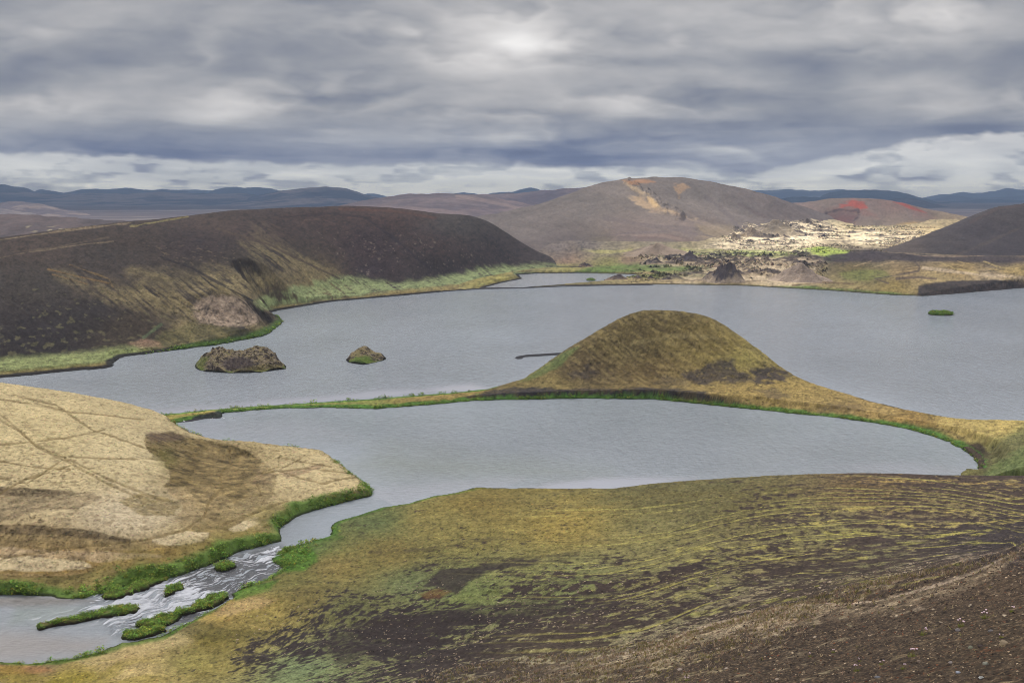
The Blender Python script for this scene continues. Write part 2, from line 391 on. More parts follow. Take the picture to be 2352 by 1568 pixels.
# ------------------------------------------------------------------ A: the near hillside
def near_slope():
    C = [Z(0, 1568, 1.5), Z(300, 1568, 5), Z(600, 1568, 12), Z(900, 1568, 22), Z(1200, 1568, 31.5), Z(1500, 1568, 39.5), Z(1800, 1568, 46), Z(2100, 1568, 50), Z(2352, 1568, 52),
         Z(-300, 1600, 1.5), Z(-300, 1540, .8), Z(0, 1530, .8), Z(200, 1520, 1.6), Z(330, 1490, 2.6), Z(400, 1470, 2.6), Z(480, 1425, 2.4), Z(560, 1375, 2.4), Z(520, 1400, 1.4), Z(450, 1500, 3.2), Z(640, 1330, 1.2), Z(620, 1450, 4.2),
         Z(700, 1270, 1.2), Z(700, 1330, 3.0), Z(800, 1400, 7.5), Z(800, 1280, 3.2), Z(900, 1190, 1.4), Z(1000, 1250, 6), Z(1000, 1330, 8.5), Z(1000, 1400, 12), Z(1000, 1480, 16.5), Z(1200, 1400, 18), Z(1200, 1480, 24),
         Z(1500, 1400, 25.3), Z(1800, 1350, 27.5), Z(2100, 1280, 27), Z(2352, 1235, 27.5), Z(1500, 1480, 32.3), Z(1650, 1438, 33.6), Z(1800, 1396, 36), Z(2000, 1345, 39.3), Z(2200, 1300, 42.2), Z(2352, 1266, 44), Z(1350, 1520, 30.2),
         Z(1800, 1480, 41), Z(2100, 1440, 45.4), Z(2352, 1400, 48.2), Z(2600, 1500, 52.5), Z(2600, 1300, 48),
         Z(1100, 1140, 1.2), Z(1100, 1200, 5.5), Z(1240, 1140, 1.5), Z(1500, 1200, 12.5), Z(1500, 1300, 19.), Z(1900, 1200, 17), Z(1900, 1290, 22.5), Z(2352, 1180, 19.5), Z(1200, 1300, 13),
         Z(1390, 1123, 2.2), Z(1500, 1111, 4.6), Z(1600, 1103, 6.3), Z(1700, 1096, 7.8), Z(1850, 1089, 9.6), Z(2000, 1087, 10.8), Z(2150, 1090, 11.3), Z(2352, 1092, 12), Z(2600, 1095, 13),
         X(1500, 197, 1), X(1700, 201, 1.5), X(1850, 206, 0.5), X(2000, 206, -.5), X(2200, 200, .5), X(2400, 215, 1), X(1700, 225, -6), X(2000, 235, -8), X(2400, 245, -6), X(1200, 215, -3), X(800, 190, -1), X(600, 165, -1), X(300, 125, -.5),
         (0, 3, 57.2), (3, 3, 57.8), (-3, 3, 56.3), (0, 8, 54.0), (4, 8, 54.8), (-5, 8, 51.8), (7, 11, 53.6), (8, 0, 60.2), (-8, 0, 55.6), (0, -10, 61.5), (5, -10, 62.8), (-5, -10, 60), (14, 8, 57.6), (22, 20, 53.8), (-14, 20, 46.5), (-24, 30, 40)]
    s = Land(-.66, .66, 1750, -11.0, 232, 1450, C, ['slope'], off=20.0)
    # terrace risers and rills that run down along the slope
    P0 = [(900, 1120, 0), (1500, 1110, 0), (2352, 1090, 0), (800, 1200, 1), (1400, 1175, 1), (2352, 1150, 1), (760, 1275, 2), (1400, 1243, 2), (2352, 1198, 2), (600, 1345, 3), (1000, 1318, 3), (1500, 1293, 3), (2352, 1228, 3),
          (500, 1430, 4), (850, 1405, 4), (1500, 1353, 4), (2352, 1250, 4), (450, 1500, 5), (820, 1450, 5), (1500, 1422, 5), (2352, 1263, 5), (400, 1565, 6), (900, 1515, 6), (1500, 1480, 6), (1800, 1393, 6), (2352, 1269, 6),
          (1200, 1575, 7), (1600, 1500, 7), (2352, 1330, 7), (1800, 1575, 8), (2352, 1440, 8)]
    f = rbf([(a / 1000, b / 1000) for a, b, c in P0], [c for a, b, c in P0], 1e-5)
    s.look()
    inf = (s.y > 8) & (s.py < 1800)
    q = coarse(lambda a, b: f(np.clip(a, -300, 2700) / 1000, np.clip(b, 1000, 1800) / 1000), s.px, s.py, 4)
    q = q + .05 * fbm(s.px / 160, s.py / 60, 3, 3)
    q = q + .018 * fbm(s.px / 30, s.py / 14, 2, 4)
    p = s.px / 1000
    st1 = fbm(p * 2.2, q * 3.2, 2, 10); st2 = fbm(p * 6 + 5, q * 9, 3, 14); st3 = fbm(p * 16, q * 26, 3, 18)
    near = sst(6.05, 6.35, q)
    amp = sst(150, 110, s.y) * (1 - near) * sst(500, 900, s.px)
    s.z = s.z + amp * (.28 * st1 + .16 * st2 * sst(170, 60, s.y) + .05 * st3)
    lump = fbm(s.x / 3.5, s.y / 3.5, 4, 30)
    moss_hump = fbm(s.x / 7, s.y / 7, 4, 33)
    s.z = s.z + sst(120, 90, s.py * 0 + s.y) * 0
    lowleft = sst(1000, 500, s.px)
    s.z = s.z + (.16 * lump + .45 * moss_hump * lowleft + .12 * moss_hump) * (1 - near) * sst(232, 150, s.y) * sst(30, 70, s.y)
    g1 = fbm(s.x / .35, s.y / .35, 4, 36); g2 = vn(s.x / .07, s.y / .07, 39); g3 = vn(s.x / .16, s.y / .16, 38)
    s.z = s.z + np.where(s.y < 70, .035 * g1 + (.012 * g2 + .02 * g3) * sst(45, 15, s.y), .02 * g1)
    s.bank(1.1, .5)
    s.bound(ZL([(-400, 1510), (60, 1505), (240, 1480), (400, 1430), (520, 1370), (560, 1340), (600, 1320), (560, 1300), (580, 1265), (640, 1250), (720, 1215), (740, 1180), (860, 1150), (1000, 1110), (1250, 1100), (1400, 1105), Wp(40, 225), Wp(100, 240), Wp(300, 260), Wp(300, -80), Wp(-300, -80)]), .8)
    s.look(); px, py = s.px, s.py
    # colour
    s.base([(1100, 1150, (80, 66, 56)), (2200, 1130, (84, 70, 62)), (1500, 1350, (72, 60, 55)), (1000, 1420, (60, 51, 50)), (800, 1500, (64, 56, 55)), (2300, 1250, (70, 62, 62)),
            (1800, 1520, (74, 62, 52)), (2300, 1450, (76, 64, 52)), (1300, 1550, (80, 68, 58)), (2300, 1350, (82, 68, 56)), (400, 1560, (70, 62, 55))])
    cover = coarse_idw(px, py, [(1100, 1150, 1.), (800, 1250, .95), (600, 1350, .95), (1500, 1150, .95), (1900, 1120, .62), (2200, 1110, .30), (2352, 1150, .24), (1500, 1250, .74), (1250, 1240, .85), (1900, 1220, .50), (2200, 1200, .36),
        (1200, 1300, .60), (900, 1325, .80), (1000, 1345, .5), (1080, 1360, .8), (1000, 1420, .30), (800, 1430, .45), (700, 1480, .30), (1200, 1390, .42), (1600, 1320, .46), (2000, 1270, .34), (900, 1450, .10), (1200, 1445, .18), (1500, 1400, .34),
        (1900, 1330, .34), (2300, 1240, .16), (720, 1540, .58), (600, 1500, .45), (800, 1560, .5), (450, 1500, .85), (300, 1530, 1.), (100, 1550, 1.), (400, 1440, 1.), (560, 1420, .92), (1000, 1530, .22), (1200, 1500, .30), (1300, 1440, .25),
        (1400, 1560, .34), (1500, 1500, .50), (1750, 1425, .48), (2000, 1365, .36), (2300, 1295, .22), (1700, 1540, .12), (2000, 1450, .10), (2300, 1400, .08), (2300, 1540, .12), (1150, 1560, .3)], p=3)
    mc = coarse_idw(px, py, [(a, b, lin(c)) for a, b, c in [(1100, 1150, (126, 110, 56)), (1300, 1200, (138, 122, 64)), (1000, 1200, (130, 118, 64)), (850, 1190, (100, 108, 62)), (1500, 1140, (112, 104, 60)), (1700, 1150, (116, 108, 62)), (2000, 1120, (124, 104, 66)),
        (2300, 1150, (146, 130, 78)), (1500, 1230, (130, 122, 72)), (1900, 1230, (130, 122, 76)), (900, 1270, (118, 106, 58)), (700, 1260, (98, 112, 58)), (760, 1300, (128, 114, 64)), (660, 1330, (112, 106, 56)), (600, 1400, (144, 128, 70)), (500, 1400, (150, 128, 70)),
        (700, 1370, (118, 106, 60)), (480, 1470, (116, 104, 50)), (1080, 1370, (108, 116, 66)), (950, 1340, (108, 112, 68)), (1300, 1360, (112, 116, 68)), (800, 1400, (98, 98, 60)), (700, 1540, (116, 126, 82)), (800, 1480, (104, 106, 70)), (450, 1520, (132, 122, 66)),
        (300, 1500, (158, 138, 90)), (300, 1545, (166, 146, 94)), (150, 1560, (142, 128, 56)), (100, 1535, (132, 112, 70)), (400, 1460, (150, 136, 90)), (1600, 1330, (124, 118, 74)), (2000, 1280, (122, 116, 76)), (1400, 1420, (124, 118, 76)),
        (1500, 1510, (142, 128, 98)), (1750, 1430, (150, 134, 108)), (2100, 1350, (146, 128, 104)), (2300, 1300, (138, 122, 100)), (2200, 1500, (140, 122, 90)), (1300, 1480, (124, 116, 82)), (1200, 1550, (134, 122, 96))]], p=3)
    mc = mc * np.array([.98, .99, 1.10])
    iso = fbm(s.x / .7, s.y / 1.0, 4, 50, .62); iso2 = fbm(s.x / 6, s.y / 6, 4, 54, .6); fine = fbm(s.x / .28, s.y / .28, 3, 58, .7)
    ptch = fbm(px / 75, q * 9, 5, 60, .7)
    streak = .40 * st2 + .35 * st3 + .45 * ptch
    wgt = np.where(near > .5, .25, 1)
    fld = (cover - .465) * 2.0 + (streak * 1.1) * wgt * (1 - .3 * lowleft) + 1.05 * iso + .35 * iso2 + .35 * fine * sst(120, 60, s.y)
    m = sst(-.22, .22, fld)
    far_ = sst(20, 90, s.y)
    mott = 1 + .30 * iso + .22 * fine * sst(140, 30, s.y) + .16 * st3
    s.col = s.col * (1 + .35 * fine * sst(130, 40, s.y) + .16 * iso)[..., None]
    s.put(m * (.96 - .20 * sst(1300, 1700, px)), mc * np.clip(mott, .45, 1.7)[..., None])
    hue = fbm(s.x / 12, s.y / 12, 4, 64)
    s.col = s.col * (1 + np.stack([.08 * hue, .03 * hue, -.06 * hue], -1) * m[..., None])
    # named patches
    s.put(s.area([(975, 1345), (1010, 1305), (1090, 1300), (1160, 1288), (1300, 1285), (1120, 1312), (1075, 1335), (1050, 1362), (1010, 1350)], 4, 5, 2) * .85, (60, 50, 50))
    s.put(s.area([(960, 1362), (1010, 1352), (1035, 1358), (1010, 1372), (975, 1374)], 4, 5, 2) * .6, (112, 76, 46))
    s.put(s.area([(740, 1480), (850, 1425), (1000, 1400), (1280, 1385), (1500, 1370), (1300, 1410), (1000, 1450), (880, 1490), (780, 1520)], 10, 12, 4) * .62, (61, 52, 50))
    s.put(s.area([(700, 1190), (757, 1180), (800, 1180), (770, 1200), (775, 1222), (790, 1235), (745, 1245), (700, 1250)], 8, 6, 2) * .6, (70, 106, 40))
    s.put(s.area([(620, 1260), (650, 1258), (720, 1262), (730, 1285), (700, 1310), (660, 1312), (625, 1290)], 7, 5, 1.5) * .8, (78, 118, 38))
    s.put(s.area([(530, 1360), (560, 1345), (640, 1330), (620, 1352), (570, 1368), (540, 1382)], 6, 4, 1.5) * .8, (82, 118, 42))
    s.put(s.area([(490, 1400), (540, 1378), (590, 1372), (640, 1376), (600, 1395), (540, 1412), (500, 1415)], 5, 5, 1.5) * .75, (164, 140, 98))
    s.put(s.area([(395, 1450), (440, 1420), (520, 1440), (640, 1455), (560, 1470), (470, 1470)], 6, 6, 1.5) * .45, (84, 78, 40))
    s.put(s.area([(180, 1515), (280, 1480), (400, 1458), (440, 1470), (380, 1490), (300, 1500), (250, 1525), (200, 1530)], 6, 7, 2) * .6, (164, 146, 104))
    s.put(s.area([(-300, 1524), (0, 1526), (100, 1528), (130, 1540), (60, 1548), (-300, 1545)], 5, 4, 2) * .6, (150, 106, 70))
    s.put(sst(-.05, .25, fbm(s.x / 4, s.y / 4, 4, 66)) * sst(420, 330, px) * sst(1500, 1530, py) * .45, (128, 116, 34))
    for ln, cc, wd, al in [([(1300, 1172), (1500, 1120), (1700, 1118)], (88, 92, 64), 10, .3), ([(1950, 1105), (2100, 1104), (2352, 1112)], (168, 144, 84), 2.2, .8), ([(1850, 1180), (2000, 1166), (2150, 1170), (2352, 1180)], (164, 148, 82), 3, .8), ([(1780, 1205), (1960, 1196), (2100, 1208), (2352, 1196)], (166, 152, 84), 3, .75),
                           ([(1820, 1236), (1950, 1224), (2050, 1226), (2140, 1232), (2300, 1214)], (160, 152, 78), 4, .8), ([(1560, 1262), (1750, 1255), (1900, 1262), (2000, 1266)], (162, 152, 82), 3.5, .7), ([(2050, 1255), (2130, 1243), (2250, 1243)], (150, 146, 76), 4, .7),
                           ([(1580, 1290), (1700, 1280), (1800, 1286), (1990, 1284)], (148, 138, 76), 4, .6), ([(1800, 1358), (1900, 1342), (2000, 1332), (2100, 1312), (2200, 1298)], (140, 138, 58), 3.6, .7), ([(1560, 1415), (1680, 1398), (1760, 1382), (1850, 1372)], (146, 142, 74), 5, .65), ([(1900, 1385), (1990, 1362)], (150, 146, 76), 3, .6),
                           ([(950, 1302), (1080, 1288), (1200, 1282), (1330, 1270)], (58, 49, 46), 4, .7), ([(850, 1266), (1000, 1262), (1060, 1246), (1160, 1236)], (60, 50, 44), 4, .6), ([(1100, 1350), (1400, 1325), (1700, 1300), (1960, 1300)], (56, 47, 46), 3.5, .5), ([(1000, 1405), (1300, 1370), (1600, 1345), (2000, 1318)], (54, 45, 45), 4, .6), ([(1000, 1430), (1400, 1396), (1700, 1372), (1900, 1352)], (54, 46, 45), 3, .5)]:
        s.put(s.stroke(ln, wd, 8, 2) * al * .8 * sst(-.3, .25, st3 * .5 + iso), np.clip(lin(cc) * np.clip(mott, .5, 1.6)[..., None], 0, 1))
    # thin moss lips with shade painted dark under each, running with the slope
    qq = q * 5.2 + .8 * fbm(p * 1.9, q * 1.3, 4, 80, .6); kq = np.floor(qq); fq = qq - kq
    on = vn(p * 2.6 + kq * 7.3, kq * 1.9 + .5, 81) + .35 * vn(p * 11 + kq * 3.1, kq * 1.3, 82) + .4 * iso
    rz = sst(950, 1500, px) * sst(6.15, 5.7, q) * sst(.25, .6, q)
    s.put(rz * sst(.72, .84, fq) * sst(1.0, .96, fq) * sst(.0, .4, on) * .8, np.clip(lin((148, 140, 80)) * np.clip(mott, .5, 1.6)[..., None], 0, 1))
    s.put((rz * .8 + .3 * sst(500, 800, px) * (1 - near)) * sst(.0, .03, fq) * sst(.16, .07, fq) * sst(.05, .45, on) * .45, (56, 47, 43))
    # crest of pale stalks on the nearer fold
    cr = np.clip(1 - np.abs(q - 6.32) / .34, 0, 1) * sst(1150, 1400, px)
    s.put(cr * sst(-.45, .2, fbm(s.x / .9, s.y / .9, 4, 70, .65)) * .72, np.clip(lin((164, 146, 120)) * np.clip(1 + .5 * fine, .4, 1.6)[..., None], 0, 1))
    s.put(np.exp(-((q - 6.05 - .03 * iso) / .06) ** 2) * sst(1250, 1500, px) * .75, np.clip(lin((172, 154, 134)) * np.clip(1 + .5 * fine, .4, 1.6)[..., None], 0, 1))
    spk = sst(.6, .8, vn(s.x / .45, s.y / .45, 72) * (.6 + .4 * vn(s.x / 3, s.y / 3, 73)))
    s.put(spk * (1 - m) * .32 * sst(60, 100, s.y), (150, 134, 116))
    spk2 = sst(.35, .7, vn(s.x / .09, s.y / .07, 74)); spk3 = sst(.35, .75, vn(s.x / .05, s.y / .04, 75))
    s.put((spk2 * .55 + spk3 * .35) * sst(80, 40, s.y), (132, 112, 88))
    s.put(sst(.3, .7, -vn(s.x / .11, s.y / .09, 76)) * .6 * sst(80, 40, s.y), (36, 28, 24))
    s.put(sst(.25, .6, fbm(s.x / .9, s.y / .9, 3, 77)) * sst(30, 18, s.y) * sst(.1, .6, vn(s.x / .06, s.y / .06, 78)) * .6, (140, 78, 44))
    # damp green fringe along the water
    s.put(sst(2.2, .6, s.dd) * sst(1180, 1000, px) * .75, (76, 112, 42))
    s.put(sst(.5, .1, s.dd) * .8, (46, 42, 34))
    s.mesh('hillside', ground_mat('hillside_soil', 9.0, .35, .9, .06), 'dark cinder hillside with olive moss streaks falling away to the left', gain=(.90, .91, .88), grain=.36, gx=3.6, gy=2.3, punch=1.22)
    return s
SL = near_slope()

# ------------------------------------------------------------------ B: the pale moss flat on the left
def moss_flat():
    C = [Z(0, 898, 12.5), Z(40, 901, 12.2), Z(100, 923, 10.6), Z(200, 941, 8.2), Z(330, 958, 6.2), Z(390, 976, 4.0), Z(450, 999, 2.3), Z(560, 1030, 1.6), Z(700, 1040, 1.6), Z(745, 1050, 1.8), Z(800, 1092, 1.6), Z(835, 1125, 1.3),
         Z(0, 1000, 12), Z(250, 1000, 9), Z(380, 1010, 5.2), Z(350, 1000, 6.6), Z(430, 1050, 3.0), Z(480, 1020, 2.4), Z(500, 1100, 2.6), Z(420, 1080, 3.2), Z(360, 1080, 6.6), Z(370, 1120, 5.8), Z(250, 1100, 8.2), Z(0, 1100, 9.2), Z(550, 1080, 2.4),
         Z(700, 1100, 2.6), Z(620, 1150, 2.6), Z(500, 1180, 2.8), Z(300, 1180, 6.0), Z(150, 1150, 7.2), Z(0, 1150, 7.6), Z(0, 1200, 6.5), Z(150, 1205, 6.3), Z(300, 1228, 5.2), Z(0, 1240, 4.6), Z(150, 1245, 4.5), Z(330, 1245, 4.0), Z(400, 1200, 4.6), Z(440, 1240, 3.0),
         Z(200, 1280, 2.8), Z(0, 1290, 2.8), Z(0, 1330, 1.8), Z(300, 1320, 1.4), Z(450, 1280, 1.4), Z(600, 1220, 1.6), Z(700, 1160, 1.6), Z(-300, 880, 13), Z(-300, 1000, 12), Z(-300, 1200, 6), Z(-300, 1340, 1.5),
         X(0, 270, 9), X(0, 300, 1), X(300, 265, 4.), X(300, 280, 1.0), X(-400, 300, 1), X(450, 240, .6), X(560, 225, .4)]
    s = Land(-.66, -.06, 760, 122, 318, 620, C, ['moss'])
    s.look()
    tuft = fbm(s.x / .9, s.y / .9, 3, 100); l2 = fbm(s.x / 7, s.y / 7, 4, 104)
    s.z = s.z + .10 * tuft + .28 * l2
    s.bank(1.3, .5)
    s.bound(ZL([Wp(-420, 320), Wp(-150, 318), (300, 935), (350, 958), (392, 974), (430, 980), (560, 1005), (760, 1020), (900, 1100), (880, 1150), (720, 1200), (690, 1250), (560, 1300), (400, 1370), (200, 1410), (-700, 1430)]))
    s.look(); px, py = s.px, s.py
    s.base([(100, 1000, (176, 158, 114)), (300, 1050, (176, 159, 118)), (100, 1100, (174, 156, 114)), (300, 1180, (170, 154, 122)), (500, 1100, (120, 102, 60)), (700, 1100, (174, 156, 114)), (150, 1300, (150, 124, 80)), (400, 1290, (146, 122, 74)), (600, 1180, (158, 140, 100)), (550, 1230, (138, 122, 70))])
    brown = [([(330, 1005), (345, 995), (395, 992), (430, 1003), (480, 1012), (560, 1030), (600, 1060), (590, 1085), (560, 1100), (575, 1130), (540, 1155), (520, 1135), (470, 1110), (420, 1120), (378, 1118), (392, 1090), (375, 1060), (340, 1035)], (104, 88, 52), 1.0),
             ([(-50, 1120), (100, 1124), (190, 1130), (240, 1140), (180, 1165), (100, 1170), (40, 1190), (-50, 1200)], (120, 104, 76), .8), ([(-50, 1118), (100, 1122), (190, 1128), (120, 1140), (-50, 1136)], (78, 62, 42), .6),
             ([(272, 1148), (330, 1132), (380, 1140), (420, 1160), (400, 1180), (330, 1185), (295, 1168)], (120, 104, 62), .7), ([(380, 1120), (480, 1115), (520, 1150), (500, 1190), (430, 1215), (400, 1195), (420, 1160), (390, 1140)], (138, 118, 82), .6),
             ([(-50, 1206), (60, 1205), (180, 1212), (300, 1238), (380, 1232), (450, 1205), (490, 1190), (560, 1195), (560, 1215), (480, 1225), (480, 1245), (400, 1258), (260, 1262), (100, 1262), (-50, 1262)], (120, 102, 64), .66),
             ([(-50, 1206), (60, 1205), (180, 1212), (300, 1238), (300, 1246), (150, 1228), (-50, 1222)], (74, 60, 46), .6),  # dark band: shade of the scarp painted in
             ([(-50, 1262), (200, 1265), (400, 1258), (600, 1215), (600, 1240), (420, 1290), (300, 1305), (100, 1320), (-50, 1318)], (138, 114, 58), .7),
             ([(0, 1258), (120, 1262), (330, 1268), (370, 1278), (250, 1290), (130, 1285), (0, 1275)], (160, 140, 112), .6),
             ([(-50, 1322), (150, 1322), (250, 1312), (350, 1300), (330, 1330), (200, 1352), (100, 1362), (-50, 1360)], (92, 84, 42), .9),
             ([(480, 1020), (600, 1055), (640, 1090), (620, 1150), (560, 1200), (500, 1215), (450, 1160), (430, 1115)], (128, 110, 72), .6),
             ([(590, 1080), (640, 1090), (620, 1110), (580, 1112)], (120, 100, 72), .6), ([(640, 1085), (740, 1065), (730, 1075), (660, 1100)], (130, 104, 78), .6)]
    for pl, c, al in brown:
        mask = s.area(pl, 2.5, 6, 3, 110)
        n_ = fbm(s.x / .8, s.y / .6, 4, 114, .7)
        s.put(mask * al * np.clip(.92 + .7 * n_, .35, 1), np.clip(lin(c) * np.clip(1 + .9 * fbm(s.x / 1.6, s.y / 1.6, 4, 118), .4, 1.7)[..., None], 0, 1))
    for pl in [[(345, 1235), (380, 1224), (440, 1218), (480, 1222), (478, 1236), (440, 1248), (380, 1252), (350, 1246)], [(-50, 1292), (0, 1278), (60, 1276), (130, 1283), (190, 1288), (215, 1302), (180, 1308), (90, 1312), (-50, 1308)], [(525, 1215), (560, 1196), (590, 1186), (596, 1200), (560, 1218), (535, 1222)]]:
        s.put(s.area(pl, 2.5, 4, 2) * .95, (178, 160, 122)); 
    s.put(s.area([(345, 1030), (390, 1030), (410, 1060), (380, 1080), (350, 1050)], 12, 8, 3) * .5, (104, 98, 44))
    s.put(s.area([(330, 995), (395, 990), (430, 1003), (400, 1012), (345, 1012)], 6, 6, 2) * .6, (92, 74, 64))
    tr = [[(-20, 935), (30, 975), (80, 1020), (150, 1050), (250, 1100), (330, 1132), (380, 1150)], [(-20, 955), (40, 985), (90, 1028), (160, 1062), (250, 1112), (320, 1142)], [(0, 1020), (60, 1015), (140, 1006), (200, 995), (240, 985)], [(30, 905), (130, 930), (210, 985), (300, 1015), (360, 1040)],
          [(0, 916), (80, 928), (160, 945), (240, 952), (330, 962)], [(-10, 1095), (60, 1110), (150, 1050)], [(-10, 1140), (20, 1120), (60, 1098), (160, 1068)], [(160, 1048), (260, 1052), (340, 1052), (380, 1058)], [(0, 1058), (80, 1072), (160, 1076)], [(10, 1280), (150, 1258), (260, 1248), (330, 1240), (420, 1218), (470, 1185), (480, 1150), (510, 1120), (505, 1090), (530, 1070), (525, 1020)],
          [(580, 1090), (640, 1078), (680, 1058), (700, 1045)], [(600, 1085), (700, 1075), (800, 1085)], [(600, 1085), (640, 1070), (640, 1050)], [(640, 1080), (700, 1100), (740, 1110), (790, 1098), (840, 1092)], [(590, 1110), (600, 1135), (560, 1140)], [(0, 1324), (120, 1324)], [(560, 1190), (620, 1160), (660, 1150)], [(640, 1048), (690, 1060), (760, 1070)], [(500, 1210), (560, 1185), (640, 1158)]]
    for i, ln in enumerate(tr):
        s.put(s.stroke(ln, 2.0 if i not in (0, 1, 9) else 2.6, 3, 2, 120 + i) * (.62 if i not in (0, 1) else .5), (112, 94, 56))
        k = s.stroke(ln, 3, 3, 2, 120 + i); s.z = s.z - .12 * k
    s.put(s.stroke([(0, 925), (80, 990), (150, 1045), (250, 1100), (350, 1140)], 16, 10, 3) * .30 * sst(-.2, .4, fbm(s.x / .8, s.y / 1.6, 3, 140)), (132, 118, 74))
    mott = 1 + .16 * tuft + .13 * l2 + .22 * fbm(s.x / .4, s.y / .4, 3, 144, .7)
    s.col = s.col * np.clip(mott, .5, 1.5)[..., None]
    s.put(sst(.42, .62, vn(s.x / .75, s.y / .75, 148)) * .35, (108, 90, 58))
    gb = sst(6.5, 2, s.dd + 3 * fbm(s.x / 5, s.y / 5, 3, 150)) * np.maximum(sst(1130, 1180, py), .0)
    s.put(gb * .8, np.clip(lin((122, 110, 62)) * np.clip(1 + .6 * fbm(s.x / 1.5, s.y / 1.5, 3, 154), .5, 1.6)[..., None], 0, 1))
    s.put(sst(3.2, 1.0, s.dd + 1.6 * fbm(s.x / 4, s.y / 4, 3, 158)) * sst(1120, 1150, py) * .9, (92, 118, 50))
    s.put(sst(2.5, .3, s.dd) * sst(1150, 1100, py) * .7, (88, 80, 48))
    s.put(sst(.5, .05, s.dd) * .85, (42, 36, 30))
    s.mesh('moss_flat', ground_mat('pale_moss', 5.0, .22, .9, .12), 'pale woolly moss flat with worn tracks beside the river', gain=(1.03, 1.06, 1.14), grain=.15, punch=1.2)
    return s
MF = moss_flat()

